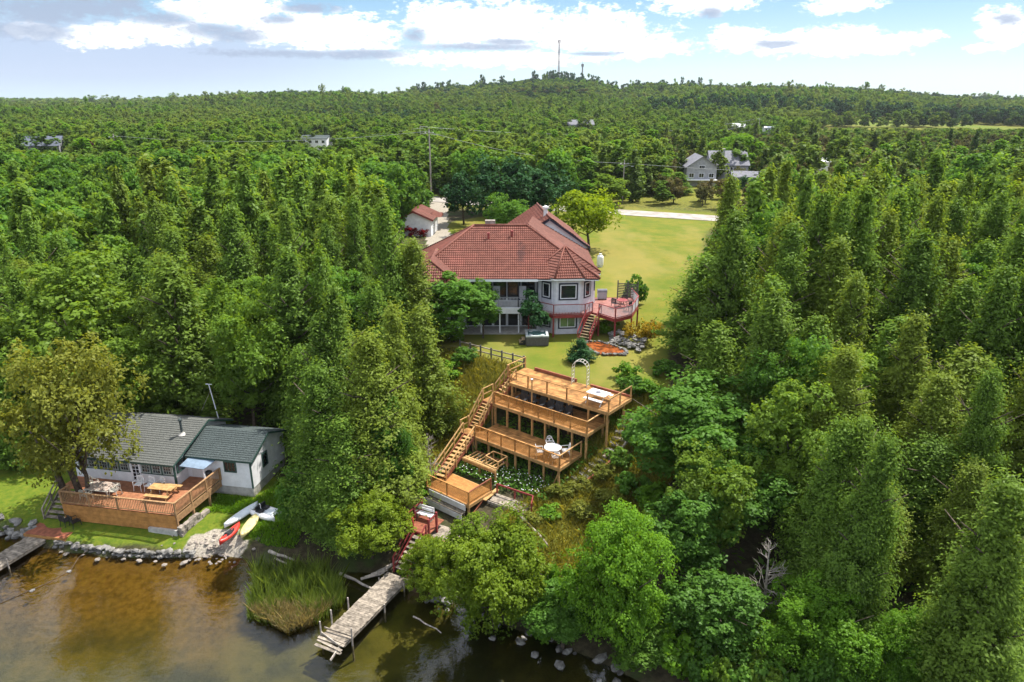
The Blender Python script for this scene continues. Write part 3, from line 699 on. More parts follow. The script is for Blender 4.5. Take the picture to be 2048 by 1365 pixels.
MB().prism([(7.8, 64.0), (8.1, 64.2), (8.1, 76.2), (7.8, 76.2)], EZ - .2, EZ - .04).build('soffit', M['white'], hs, loc=hs_inv)
for px, py, pz in ((-2.3, 67.6, 15.3), (0.0, 67.9, 15.45)): MB().lathe([(.10, -.2), (.10, .32), (.15, .32), (.15, .40)], 8, L((px, py, pz))).build('roof_vent', M['redpaint'], hs)
MB().lathe([(.22, -.3), (.22, .6), (.34, .6), (.34, .78), (.1, .9)], 10, L((3.7, 77.6, 16.0))).build('chimney_cap', M['plastic'], hs)
MB().box(L((-2.2, 70.6, 16.0)), (1.0, .7, .9)).build('chimney', M['pinkstone'], hs)
window(hs, L((7.55, 66.15, 11.1)), .75, 1.3, M['white'], M['glass'], 0, 1, 1, M['navytrim'])

# red deck round the turret
def z1p(x, y, z): p = at(760 + x / 3.793, 400 + y / 3.793, z); return (p.x, p.y)
DZ = 9.05
rd = empty('red_deck', (7, 63, HB), 0, 'red painted raised deck with dark red rails wrapped round the house turret', 'deck')
def LD(p): return (p[0] - 7, p[1] - 63, p[2] - HB)
outl = [octa(TR + .9, -1), octa(TR + .9, 0), octa(TR + .9, 1), (7.55, 63.1), (8.1, 62.5), (9.4, 60.9), (11.1, 62.1), (12.2, 65.2), (12.0, 68.2), (8.3, 68.2), (8.0, 66.4), octa(TR - .2, 2), octa(TR - .2, 1), octa(TR - .2, 0), octa(TR - .2, -1)]
m_ = MB().prism([(p[0] - 7, p[1] - 63) for p in outl], DZ - .05 - HB - .03, DZ - HB - .034); m_.build('deck_frame', M['redpaint'], rd)
def clip_rows(poly, y):
    xs_ = []
    n = len(poly)
    for i in range(n):
        (x1, y1), (x2, y2) = poly[i], poly[(i + 1) % n]
        if (y1 > y) != (y2 > y): xs_.append(x1 + (y - y1) * (x2 - x1) / (y2 - y1))
    xs_.sort(); return list(zip(xs_[::2], xs_[1::2]))
yy = 59.9
while yy < 68:
    for a, b in clip_rows(outl, yy):
        if b - a > .15: blk('deck_board', rd, LD(((a + b) / 2, yy, DZ - .015)), (b - a, .185, .03), M['reddeck'])
    yy += .2
edge = outl[:10]
for i in range(len(edge) - 1):
    a, b = Vector((*edge[i], DZ)), Vector((*edge[i + 1], DZ))
    beam('rim_board', rd, LD(a + Vector((0, 0, -.16))), LD(b + Vector((0, 0, -.16))), .06, .30, M['redpaint'])
    if i == 3: continue                                                                  # stair opening
    if i < 8: rail_run(rd, LD(a), LD(b), 2 if (b - a).length > 3.2 else 1, .98, M['redpaint'], post=.09, bottom=.08, bal=.14, balmat=M['lavender'] if i < 3 else M['white'], skip1=(i not in (2, 7)))
for p in edge[:9]:
    g = H(*p) - .2; blk('support_post', rd, LD((p[0], p[1], (g + DZ - .3) / 2)), (.14, .14, DZ - .3 - g), M['redpaint'])
st = empty('red_deck_stairs', (7.6, 61.5, HB), 0, 'red painted stairs running down from the red deck to the lawn', 'stairs')
sb, stp = (6.55 - 7.6, 60.75 - 61.5, 0), (7.78 - 7.6, 62.75 - 61.5, DZ - HB)
stair_flight(st, sb, stp, 1.1, 10, M['tread'], M['redpaint']); stair_rail(st, sb, stp, 1.1, (-1, 1), .95, 2, M['redpaint'])
# things on the red deck
def round_table(name, loc, r, h, mat, label, group=None):
    t = empty(name, loc, 0, label, 'table', group)
    MB().lathe([(r * .96, h - .03), (r, h - .02), (r, h), (r * .97, h + .01)], 20).build('table_top', mat, t)
    for k in range(4):
        a = math.pi / 4 + k * math.pi / 2; MB().tube([(r * .25 * math.cos(a), r * .25 * math.sin(a), h - .02), (r * .3 * math.cos(a), r * .3 * math.sin(a), h * .5), (r * .75 * math.cos(a), r * .75 * math.sin(a), 0)], .025, 6).build('leg', mat, t)
    return t
for (cx, cy, rz_, lb) in ((9.9, 64.6, 2.4, 'dark cushioned patio chair on the red deck nearest its left rail'), (10.9, 63.4, 4.0, 'dark patio chair on the red deck nearest its right rail'), (10.9, 66.0, 3.2, 'dark patio chair at the back of the red deck')):
    make_chair('patio_chair', (cx, cy, DZ), rz_, M['black'], lb, group='dark chairs on the red deck')
round_table('patio_table', (10.6, 64.8, DZ), .55, .70, M['redpaint'], 'small round table among dark chairs on the red deck')
gr = empty('barbecue_grill', (9.0, 67.6, DZ), 0, 'covered grey barbecue grill by the white wall on the red deck', 'grill')
MB().box((0, 0, .45), (.9, .5, .7)).build('cabinet', M['greywall'], gr); MB().lathe([(.01, 0), (.26, 0), (.26, .95), (.01, .95)], 12).build('lid', M['greytile'], gr, loc=(-.475, 0, .8), rot=(0, R(90), 0))
for a in (-.38, .38): MB().lathe([(.07, 0), (.07, .04)], 8).build('wheel', M['black'], gr, loc=(a, -.2, .05), rot=(R(90), 0, 0))
pg = empty('deck_screen', (11.5, 67.4, DZ), R(-20), 'dark wooden trellis screen with tall posts behind the red deck', 'screen')
for a in (-1.0, 0, 1.0): blk('post', pg, (a, 0, .95), (.1, .1, 1.9), M['tubside'])
for i in range(9): blk('slat', pg, (0, -.06, .25 + i * .17), (2.1, .02, .09), M['tubside'])

# hot tub with cover steps
tb = empty('hot_tub', (2.25, 60.55, 6.9), R(2), 'square hot tub with dark panelled sides on the lawn in front of the house', 'hot tub')
HT = MB().box((0, 0, .44), (2.0, 2.0, .84)); HT.build('tub_shell', M['tubside'], tb)
for i in range(4):
    a = i * math.pi / 2
    for j in (-.66, 0, .66):
        o = MB().box((j, -1.015, .44), (.62, .03, .74)); o.build('side_panel', M['tubside'], tb, rot=(0, 0, a))
    MB().box((0, -.92, .92), (2.08, .22, .12)).build('rim', M['tubrim'], tb, rot=(0, 0, a)) if i % 2 == 0 else MB().box((0, -.92, .922), (1.62, .22, .12)).build('rim', M['tubrim'], tb, rot=(0, 0, a))
MB().box((0, 0, .87), (1.62, 1.62, .02)).build('water', M['tubwater'], tb)
for p in ((-.55, -.5), (.5, -.55), (.55, .5), (-.5, .55)): MB().lathe([(.16, .88), (.2, .93), (.12, .96)], 8, (*p, 0)).build('headrest', M['tubrim'], tb)
sp2 = empty('tub_steps', (.85, 60.3, 6.9), R(2), 'short dark two step stool at the left side of the hot tub', 'steps')
for i, (a, b) in enumerate(((0, .25), (.22, .5))): blk('tread', sp2, (a - .05, 0, b - .02), (.3, .9, .05), M['tread'])
for s in (-.42, .42): MB().add([(-.2, s, 0), (.35, s, 0), (.35, s, .45), (.1, s, .45), (-.2, s, .2), (-.2, s + .04, 0), (.35, s + .04, 0), (.35, s + .04, .45), (.1, s + .04, .45), (-.2, s + .04, .2)], [(0, 1, 2, 3, 4), (9, 8, 7, 6, 5)] + [((i + 1) % 5, i, i + 5, (i + 1) % 5 + 5) for i in range(5)]).build('side_board', M['black'], sp2)
# propane tank
tk = empty('propane_tank', (*A2(1200, 533, 7.0), H(*A2(1200, 533, 7.0))), 0, 'upright white propane tank standing on the grass behind the house', 'gas tank')
MB().lathe([(.30, .1), (.42, .2), (.44, .35), (.44, 1.2), (.40, 1.42), (.25, 1.56), (.05, 1.6)], 16).build('tank_body', M['plastic'], tk, smooth=True)
MB().lathe([(.2, 1.5), (.2, 1.75), (.17, 1.75)], 10).build('valve_guard', M['plastic'], tk); MB().lathe([(.34, 0), (.34, .14)], 12).build('foot_ring', M['white'], tk)

# garage
gx, gy = A2(829, 470, 7.2)
ga = empty('garage', (gx, gy, H(gx, gy) - .05), R(-3), 'small white garage with a red tiled gable roof beside the driveway', 'garage')
gable_block(ga, -2.75, 2.75, 0, 7.0, 0, 2.75, 3.95, M['white'], M['redpaint'], 'y', .4, .08)
for s in (-1, 1):
    tiled('roof_tiles', [(s * 3.2, -.42, 2.66), (s * 3.2, 7.42, 2.66), (0, 7.42, 4.06), (0, -.42, 4.06)], M['tile'], ga)
    beam('rake_trim', ga, (s * 3.2, -.44, 2.56), (0, -.44, 3.96), .04, .16, M['redpaint'])
MB().add([(2.9, 2.6, 2.7), (4.1, 2.6, 2.75), (4.1, 5.0, 2.75), (2.9, 5.0, 2.7), (2.2, 3.8, 3.35), (4.1, 3.8, 3.35)], [(0, 1, 5, 4), (2, 3, 4, 5), (0, 3, 2, 1), (1, 2, 5)]).build('side_roof', M['tile'], ga)
window(ga, (2.78, 2.0, 1.6), .8, .8, M['white'], M['glass'], R(90), 2, 2)

# ------------------------------------------------------------------ far houses
def far_house(name, u, v, D_, rz, label, w, d, wh, rise, wall, roofm, wins=3, axis_='x', zoff=0.0):
    r = ray(u, v); x = r.x / r.y * D_; z = H(x, D_) + zoff
    h = empty(name, (x, D_, z), rz, label, 'house')
    gable_block(h, -w / 2, w / 2, -d / 2, d / 2, -1.0 - zoff, wh, wh + rise, wall, roofm, axis_)
    for i in range(wins):
        xx = -w / 2 + w * (i + .5) / wins
        window(h, (xx, -d / 2 - .02, wh * .55), min(1.3, w / wins * .55), 1.15, M['white'], M['glass'], 0, 2, 1)
    return h
gh = far_house('grey_house', 1395, 345, 186, R(-4), 'grey gabled house with white windows and a roof chimney beyond the road', 7.4, 11, 4.6, 2.5, M['greywall'], M['greytile'], 3, 'y', 0.2)
gable_block(gh, 3.75, 13.2, 1.5, 11, -1.5, 4.55, 7.7, M['greywall'], M['greytile'], 'x', .35)
MB().box((6.2, 1.0, 5.2), (.9, .9, 6.6)).build('chimney', M['greywall'], gh); MB().box((6.2, 1.0, 8.6), (1.05, 1.05, .2)).build('chimney_top', M['concrete'], gh)
for a in (8.0, 8.9, 9.8): window(gh, (a, 1.46, 3.2), .7, 1.7, M['white'], M['glass'], 0, 1, 1)
window(gh, (0, -5.53, 4.6), 1.5, .8, M['white'], M['glass'], 0, 3, 1)
MB().box((0, -6.4, 1.5), (7.6, 1.8, .15)).build('balcony', M['white'], gh)
gs = far_house('grey_shed', 1488, 352, 181, R(-10), 'low grey roofed outbuilding at the right end of the grey house', 6.0, 5.0, 2.2, 1.1, M['greywall'], M['greytile'], 1, 'x', 0.3)
gs['category'] = 'shed'
far_house('blue_roofed_house', 92, 300, 262, R(12), 'house with a dark blue hipped roof and white gable among trees at far left', 12, 9, 3.0, 3.0, M['greywall'], M['bluewall'], 4, 'x', 1.9)
far_house('white_bungalow', 634, 290, 288, R(-6), 'low white bungalow with a flat dark roof among trees left of the driveway', 10.5, 7, 2.5, 1.1, M['white'], M['shingle2'], 4, 'x', 3.4)
far_house('pale_bungalow', 1160, 252, 400, R(4), 'long low bungalow with pale grey roof in the woods behind the house', 14, 8, 2.8, 2.2, M['greywall'], M['greytile'], 5, 'x', 4.6)
far_house('white_barn', 1476, 264, 400, R(-28), 'tiny white roofed barn far behind the grey house', 6.5, 5, 2.4, 1.5, M['white'], M['white'], 1, 'x', 4.2)['category'] = 'barn'
far_house('white_trailer', 1535, 268, 395, R(5), 'small white trailer among scrub trees right of the white barn', 5, 3, 2.2, .5, M['white'], M['white'], 3, 'x', 4.2)['category'] = 'trailer'
far_house('white_shed', 1640, 330, 205, R(15), 'small white shed roof showing among the scrub right of the grey house', 4, 3, 2.2, .9, M['white'], M['white'], 1, 'x', 2.0)['category'] = 'shed'

# towers, poles, wires
def tower(u, v0, v1, D_, w, label):
    r = ray(u, v0); x = r.x / r.y * D_; zt = CAM_H + D_ * ray(u, v1).z / ray(u, v1).y; zb = H(x, D_)
    t = empty('radio_tower', (x, D_, zb), 0, label, 'tower', 'radio towers on the hilltop'); h = zt - zb
    for k in range(3):
        a = R(90 + 120 * k); MB().tube([(w * math.cos(a), w * math.sin(a), 0), (w * .8 * math.cos(a), w * .8 * math.sin(a), h)], .34, 4).build('leg', M['towermetal'], t)
    lat = MB(); n = int(h / 3.2)
    for i in range(n):
        for k in range(3):
            a, b = R(90 + 120 * k), R(90 + 120 * (k + 1)); z0, z1_ = h * i / n, h * (i + 1) / n
            lat.tube([(w * .95 * math.cos(a), w * .95 * math.sin(a), z0), (w * .95 * math.cos(b), w * .95 * math.sin(b), z1_)], .16, 3)
    o = lat.build('lattice_bracing', M['towermetal'], t); o['kind'] = 'stuff'
    for s in (-1, 1): MB().box((s * 1.6, 0, h - 2.5), (.9, .8, 4.2)).build('antenna', M['towermetal'], t)
    MB().tube([(0, 0, h), (0, 0, h + 5)], .2, 5).build('mast_tip', M['towermetal'], t)
tower(1117, 165, 80, 1150, 1.5, 'tall lattice radio tower on the hilltop, taller of the two')
tower(1164, 170, 128, 1250, 1.1, 'shorter thin radio tower on the hilltop right of the tall one')
poles = {}
def utility_pole(key, u, vt, D_, label, zb=None, arm=True, r0=.16):
    r = ray(u, vt); x = r.x / r.y * D_; zt = CAM_H + D_ * r.z / r.y; b = H(x, D_) if zb is None else zb
    p = empty('utility_pole', (x, D_, b), 0, label, 'utility pole', 'wooden utility poles in the woods')
    MB().tube([(0, 0, -.3), (0, 0, zt - b)], [r0, r0 * .65], 7).build('shaft', M['pole'], p)
    if arm:
        blk('crossarm', p, (0, -.18, zt - b - .9), (2.2, .12, .14), M['pole'], R(25))
        for s in (-.9, 0, .9): MB().lathe([(.06, 0), (.07, .12), (.03, .2)], 6, (s * math.cos(R(25)), -.18 + s * math.sin(R(25)), zt - b - .83)).build('insulator', M['white'], p)
    poles[key] = Vector((x, D_, zt - .7)); return p
p1_ = utility_pole('a', 1249, 320, 152, 'bare wooden utility pole at the roadside right of the yellow green tree')
MB().tube([(0, 0, 7.4), (.9, -.2, 7.7), (1.5, -.3, 7.6)], .05, 5).build('lamp_arm', M['metal'], p1_); MB().box((1.7, -.33, 7.55), (.5, .2, .12)).build('lamp_head', M['white'], p1_)
utility_pole('b', 858, 258, 161, 'tall wooden utility pole beside the driveway behind the garage', r0=.22)
utility_pole('c', 840, 252, 240, 'slim utility pole in the woods just left of the driveway pole')
utility_pole('d', 226, 268, 190, 'utility pole among the trees right of the blue roofed house', r0=.2)
utility_pole('e', 1520, 236, 400, 'far utility pole right of the white barn', r0=.22)
utility_pole('f', 502, 262, 300, 'far utility pole left of the white bungalow', r0=.22)
utility_pole('g', 369, 262, 290, 'far utility pole between the two left hand poles', r0=.22)
def wire(a, b, sag, label, dz=0.0, off=(0, 0, 0), r=.022):
    a, b = Vector(a), Vector(b); pts = []
    for i in range(25):
        t = i / 24; p = a.lerp(b, t) + Vector(off); p.z += dz - sag * 4 * t * (1 - t); pts.append(p)
    c = a.lerp(b, .5); tag(MB().tube([p - c for p in pts], r, 4).build('power_line', M['wire'], loc=c), label, 'power line', 'overhead power lines over the woods')
wire(poles['b'], poles['a'], 1.4, 'power line from the driveway pole to the roadside pole')
wire(poles['a'], Vector((150, 118, 17)), 2.2, 'power line running right from the roadside pole over the scrub', r=.02)
wire(poles['b'], poles['d'], 1.8, 'power line from the driveway pole leftwards over the cedars', .2)
wire(poles['c'], poles['e'], 5.0, 'long power line across the woods behind the house, upper one', .5, r=.035)
wire(poles['c'], poles['e'], 6.5, 'long power line across the woods behind the house, lower one', -1.6, r=.035)
wire(poles['f'], poles['c'], 2.5, 'power line between the far pole and the slim pole left of the driveway', 0, r=.03)
wire(poles['g'], poles['f'], 2.0, 'power line between two far poles at left', 0, r=.03)

# ------------------------------------------------------------------ white cottage on the shore
CA = Vector((-23.7, 43.45)); CR = R(-10.3); CZ = 1.0
ct = empty('white_cottage', (CA.x, CA.y, CZ), CR, 'white lakeside cottage with grey roofs and dark green trim behind a wooden deck', 'cottage')
def cw(X_, Y_): c_, s_ = math.cos(CR), math.sin(CR); return (CA.x + X_ * c_ - Y_ * s_, CA.y + X_ * s_ + Y_ * c_)
def cb(name, x0, x1, y0, y1, z0, z1, mat): return blk(name, ct, ((x0 + x1) / 2, (y0 + y1) / 2, (z0 + z1) / 2 - CZ), (x1 - x0, y1 - y0, z1 - z0), mat)
cb('wall', -8.0, 0, 0, 6.6, 1.75, 4.0, M['white'])
cb('foundation', -7.9, -.1, .1, 6.5, .7, 1.745, M['concrete'])
m_ = MB(); ring = [(1.43, 1.6), (6.2, 1.6), (6.2, 3.78), (3.7, 4.80), (1.43, 3.84)]
m_.add([(.003, a, b - CZ) for a, b in ring] + [(5.0, a, b - CZ) for a, b in ring], [(4, 3, 2, 1, 0), (5, 6, 7, 8, 9)] + [(i, (i + 1) % 5, (i + 1) % 5 + 5, i + 5) for i in range(5)]); m_.build('annex_wall', M['white'], ct)
cb('foundation', .05, 4.96, 1.47, 6.1, .6, 1.597, M['concrete'])
m_ = MB(); ring = [(0.02, 3.99), (6.6, 3.99), (4.05, 5.28)]
m_.add([(-7.98, a, b - CZ) for a, b in ring] + [(-.02, a, b - CZ) for a, b in ring], [(2, 1, 0), (3, 4, 5), (0, 1, 4, 3), (1, 2, 5, 4), (2, 0, 3, 5)]); m_.build('gable_wall', M['white'], ct)
def cslab(name, q, t, mat): return MB().slab([(a, b, z - CZ) for a, b, z in q], t).build(name, mat, ct)
def courses(name, x0, x1, ya, za, yb, zb, n, mat, t=.05):
    """overlapping shingle courses from eave (ya,za) to ridge (yb,zb)"""
    m = MB()
    for i in range(n):
        f0, f1 = i / n, min(1, (i + 1.25) / n); y0, z0, y1, z1 = ya + (yb - ya) * f0, za + (zb - za) * f0, ya + (yb - ya) * f1, za + (zb - za) * f1
        m.slab([(x0, y0, z0 + t - CZ), (x1, y0, z0 + t - CZ), (x1, y1, z1 + .012 - CZ), (x0, y1, z1 + .012 - CZ)], .02)
    return m.build(name, mat, ct)
cslab('roof_deck', [(-8.4, -.5, 4.0), (.38, -.5, 4.0), (.38, 4.05, 5.42), (-8.4, 4.05, 5.42)], .12, M['greentrim'])
cslab('roof_deck', [(-8.4, 4.05, 5.42), (.38, 4.05, 5.42), (.38, 7.1, 4.0), (-8.4, 7.1, 4.0)], .12, M['greentrim'])
courses('roof_shingles', -8.38, .36, -.52, 4.0, 4.05, 5.42, 22, M['shingle']); courses('roof_shingles', -8.38, .36, 7.1, 4.0, 4.05, 5.42, 16, M['shingle'])
cslab('annex_roof_deck', [(.03, 1.1, 3.90), (5.32, 1.1, 3.90), (5.32, 3.7, 5.0), (.03, 3.7, 5.0)], .12, M['greentrim'])
cslab('annex_roof_deck', [(.03, 3.7, 5.0), (5.32, 3.7, 5.0), (5.32, 6.6, 3.77), (.03, 6.6, 3.77)], .12, M['greentrim'])
courses('annex_shingles', .04, 5.3, 1.08, 3.89, 3.7, 5.0, 15, M['shingle2']); courses('annex_shingles', .04, 5.3, 6.6, 3.77, 3.7, 5.0, 14, M['shingle2'])
beam('corner_board', ct, (4.98, 1.42, 1.62 - CZ), (4.98, 1.42, 3.8 - CZ), .1, .1, M['greentrim']); beam('corner_board', ct, (0, -.01, 2.1 - CZ), (0, -.01, 3.95 - CZ), .12, .12, M['greentrim'])
cb('sill_board', -7.9, 0.03, -.05, -.003, 2.88, 2.96, M['greentrim']); cb('head_board', -7.9, .03, -.05, -.003, 3.84, 3.96, M['greentrim'])
for X_ in (-7.3, -6.45, -5.6, -4.75, -3.9, -2.2, -1.36, -.52):
    window(ct, (X_, -.03, 3.40 - CZ), .70, .86, M['greyframe'], M['glass'], 0, 3, 3)
for X_ in (-6.02, -5.17, -4.32, -1.78, -.94): cb('window_post', X_ - .05, X_ + .05, -.06, -.002, 2.96, 3.84, M['greentrim'])
dr = window(ct, (-3.03, -.03, 3.02 - CZ), .78, 1.72, M['white'], M['glass'], 0, 2, 5, d=.13, name='door')
blk('handle', dr, (.31, -.07, -.15), (.03, .06, .12), M['black'])
window(ct, (.03, .72, 3.40 - CZ), 1.0, .86, M['greentrim'], M['glass'], R(90), 2, 1)
window(ct, (3.4, 1.41, 3.2 - CZ), .95, .85, M['greentrim'], M['glass'], 0, 3, 1)
window(ct, (5.01, 3.3, 3.0 - CZ), .7, 1.1, M['greentrim'], M['glass'], R(90), 1, 1)
d2_ = MB().box((0, 0, 0), (.8, .05, 1.6)).build('door', M['plastic'], ct, loc=(.75, 1.40, 2.92 - CZ)); blk('handle', d2_, (.3, -.05, 0), (.04, .05, .1), M['black'])
cslab('canopy', [(.42, .05, 3.72), (2.1, .28, 3.50), (2.5, 1.40, 3.78), (.42, 1.40, 3.84)], .04, M['bluemetal'])
blk('canopy_post', ct, (1.98, .42, 2.8 - CZ), (.09, .09, 1.42), M['white'])
MB().lathe([(.085, 4.75), (.085, 6.0), (.15, 6.0), (.15, 6.1), (.04, 6.2)], 10, (-.75, 2.4, -CZ)).build('stovepipe', M['shingle2'], ct)
MB().lathe([(.32, 4.9), (.12, 5.05), (.10, 5.12)], 10, (-.75, 2.4, -CZ)).build('pipe_flashing', M['concrete'], ct)
an = empty('roof_antenna', (*cw(-.2, 6.1), 4.3), CR, 'leaning white antenna mast behind the cottage roof', 'antenna')
MB().tube([(0, 0, 0), (-.5, .1, 3.0)], .04, 5).build('mast', M['plastic'], an); MB().tube([(-1.6, .3, .6), (-.42, .1, 2.5)], .02, 4).build('guy_wire', M['greywood'], an); MB().box((-.5, .1, 3.0), (.5, .05, .05)).build('crossbar', M['plastic'], an)

# cottage deck
cd = empty('cottage_deck', (*cw(0, 0), CZ), CR, 'terracotta coloured deck with tan baluster rails in front of the cottage', 'deck')
FZ = 2.1
planks(cd, -6.3, 2.22, -3.35, -.02, FZ - CZ, .145, M['cottdeck']); planks(cd, .06, 2.45, -.02, 1.40, FZ - CZ, .145, M['cottdeck'])
planks(cd, -8.0, -6.3, -1.6, -.02, FZ - CZ, .145, M['cottdeck'])
for i, (a, b) in enumerate(((-6.3, -3.5), (-3.49, -.7), (-.69, 2.2))):
    for k in range(4): blk('skirt_board', cd, ((a + b) / 2, -3.40 + .004 * k, FZ - CZ - .2 - k * .31), (b - a, .03, .30), M['fascia'])
for k in range(3): beam('side_board', cd, (2.25, -3.38, FZ - CZ - .12 - k * .17), (2.55, 1.38, FZ - CZ - .12 - k * .17), .03, .15, M['tanrail'])
rail_run(cd, (-6.3, -3.36, FZ - CZ), (2.24, -3.36, FZ - CZ), 4, .92, M['tanrail'], post=.11, top=(.13, .05), bottom=.10, bal=.125)
rail_run(cd, (2.24, -3.36, FZ - CZ), (2.55, 1.36, FZ - CZ), 3, .92, M['tanrail'], post=.11, top=(.13, .05), bottom=.10, bal=.105, skip0=True)
rail_run(cd, (-6.3, -3.36, FZ - CZ), (-6.3, -2.6, FZ - CZ), 1, .92, M['tanrail'], post=.11, top=(.13, .05), bottom=.10, bal=.125, skip0=True)
for p in ((2.2, -3.3), (2.3, -1.7), (2.42, 0.0), (-6.25, -3.3), (-2, -3.3)): blk('support_post', cd, (*p, (FZ - CZ - .05 - .5) / 2 - .05), (.14, .14, FZ - CZ + .4), M['tanrail'])
blk('footing', cd, (1.2, -3.5, -.25), (2.1, .18, .62), M['concrete'])
fs = empty('stone_pier', (*cw(2.62, -2.3), .6), CR + R(86), 'pale stone retaining blocks under the right side of the cottage deck', 'stone wall')
for i in range(7):
    for k in range(3):
        if (i, k) in ((6, 2), (5, 2)): continue
        s = MB().box((0, 0, 0), (.36, .3, .24)); s.v = [(x + random.uniform(-.03, .03), y + random.uniform(-.03, .03), z + random.uniform(-.02, .02)) for x, y, z in s.v]
        s.build('stone', M['pinkstone'], fs, loc=(-1.1 + i * .38 + (k % 2) * .12, random.uniform(-.03, .03), .12 + k * .25))
cs_ = empty('cottage_deck_steps', (*cw(-7.2, -2.4), .6), CR, 'grey wooden steps at the left end of the cottage deck', 'steps')
stair_flight(cs_, (0, -1.0, .0), (0, .8, 1.5), 1.5, 6, M['greywood'], M['greywood']); stair_rail(cs_, (0, -1.0, 0), (0, .8, 1.5), 1.5, (1,), .9, 2, M['greywood'], mid=True)
# furniture on the cottage deck
pt_ = empty('picnic_table', (*cw(-.05, -1.35), FZ), CR, 'pale wooden picnic table with benches at the right end of the cottage deck', 'picnic table')
for i in range(5): blk('table_board', pt_, (0, -.32 + i * .16, .73), (1.8, .15, .04), M['woodrail'])
for s in (-1, 1):
    for k in range(2): blk('bench_board', pt_, (0, s * (.66 + k * .15), .44), (1.8, .14, .04), M['woodrail'])
    for x in (-.6, .6): beam('leg', pt_, (x, s * .28, .71), (x, s * .72, 0), .09, .04, M['woodrail'])
    beam('bench_support', pt_, (s * .64, -.82, .40), (s * .64, .82, .40), .04, .09, M['woodrail'])
ft = empty('mosaic_table', (*cw(-4.5, -1.75), FZ), CR, 'low rectangular table with a speckled brown top on the left of the cottage deck', 'table')
for i in range(6):
    for k in range(4): blk('top_tile', ft, (-.75 + i * .3, -.42 + k * .28, .56), (.285, .265, .03), M['cushion'])
blk('table_frame', ft, (0, 0, .52), (1.86, 1.18, .05), M['ivory'])
for x in (-.82, .82):
    for y in (-.5, .5): blk('leg', ft, (x, y, .25), (.07, .07, .5), M['ivory'])
for (a, b, rz_, lb) in ((-5.5, -1.4, 1.4, 'ivory metal chair at the left end of the mosaic table'), (-3.35, -1.9, -1.5, 'ivory metal chair at the right end of the mosaic table'), (-4.9, -2.75, 3.1, 'ivory metal chair on the rail side of the mosaic table')):
    make_chair('garden_chair', (*cw(a, b), FZ), CR + rz_, M['ivory'], lb, group='chairs round the mosaic table', lattice=True)
for (a, b, rz_, lb) in ((-2.3, -.85, .1, 'white plastic chair against the cottage wall, left of three'), (-1.45, -.85, -.1, 'white plastic chair against the cottage wall, middle of three'), (-.75, -.75, -.3, 'white plastic chair against the cottage wall, right of three')):
    make_chair('plastic_chair', (*cw(a, b), FZ), CR + rz_, M['plastic'], lb, group='white plastic chairs on the cottage deck')
bq = empty('kettle_grill', (*cw(2.0, .9), FZ), 0, 'small dark kettle grill under the canopy by the cottage annex', 'grill')
MB().lathe([(.02, .5), (.2, .56), (.27, .7), (.27, .72)], 12).build('bowl', M['black'], bq, smooth=True); MB().lathe([(.27, .725), (.24, .86), (.1, .95), (.02, .96)], 12).build('lid', M['black'], bq, smooth=True)
for k in range(3): MB().tube([(.12 * math.cos(k * 2.1), .12 * math.sin(k * 2.1), .58), (.26 * math.cos(k * 2.1), .26 * math.sin(k * 2.1), 0)], .015, 5).build('leg', M['metal'], bq)
# landing platform, chairs, small grey dock
lp = empty('landing_platform', (*cw(-6.5, -4.2), .6), CR, 'low brown plank platform at the shore left of the cottage deck', 'platform')
planks(lp, -1.55, 1.5, -.85, .95, 0, .14, M['redwood'], 'y'); 
blk('rim_board', lp, (0, -.88, -.1), (3.1, .05, .2), M['wood']); blk('rim_board', lp, (1.53, .05, -.1), (.05, 1.9, .2), M['wood']); blk('rim_board', lp, (-1.58, .05, -.1), (.05, 1.9, .2), M['wood'])
for x in (-1.4, 1.4): blk('post', lp, (x, -.8, -.5), (.12, .12, .9), M['greywood'])
for (a, b, rz_, lb) in ((-5.95, -3.72, 2.9, 'black metal chair on the shore platform, left of two'), (-5.25, -3.72, 2.7, 'black metal chair on the shore platform, right of two')):
    make_chair('metal_chair', (*cw(a, b), .6), CR + rz_, M['black'], lb, group='black chairs on the shore platform')
d0 = empty('side_dock', (*cw(-7.1, -5.2), .42), CR - R(9), 'narrow weathered grey plank dock at the left edge of the water', 'dock')
planks(d0, -.75, .75, -8.0, .15, 0, .17, M['greywood'], 'x', jit=.02)
for s in (-.7, .7): blk('stringer', d0, (s, -3.9, -.13), (.06, 8.0, .17), M['greywood'])
for y in (-2.5, -5.2, -7.8):
    for s in (-.82, .82): MB().tube([(s, y, -1.8), (s, y, .35)], .05, 7).build('post', M['deadwood'], d0)

# boats on the lakeside lawn
def hull(name, L_, Wd, Hh, mat, parent=None, flip=False, blunt=False):
    m = MB(); N, K = 14, 10; vs = []
    for i in range(N + 1):
        t = -1 + 2 * i / N; wv = Wd / 2 * (max(0, 1 - abs(t) ** (4 if blunt else 2.2))) ** (.7) + .012; rk = .14 * t * t
        for k in range(K + 1):
            a = math.pi * k / K; vs.append((L_ / 2 * t, wv * math.cos(a), Hh * (.55 + rk) - (Hh * .55) * math.sin(a)))
        for k in range(1, K):
            a = math.pi * (1 - k / K); vs.append((L_ / 2 * t, wv * math.cos(a), Hh * (.55 + rk) + (Hh * .42) * math.sin(a)))
    S = 2 * K; fs = [(i * S + k, i * S + (k + 1) % S, (i + 1) * S + (k + 1) % S, (i + 1) * S + k) for i in range(N) for k in range(S)]
    fs += [tuple(range(S - 1, -1, -1)), tuple(range(N * S, (N + 1) * S))]
    return m.add(vs, fs).build(name, mat, parent, smooth=True)
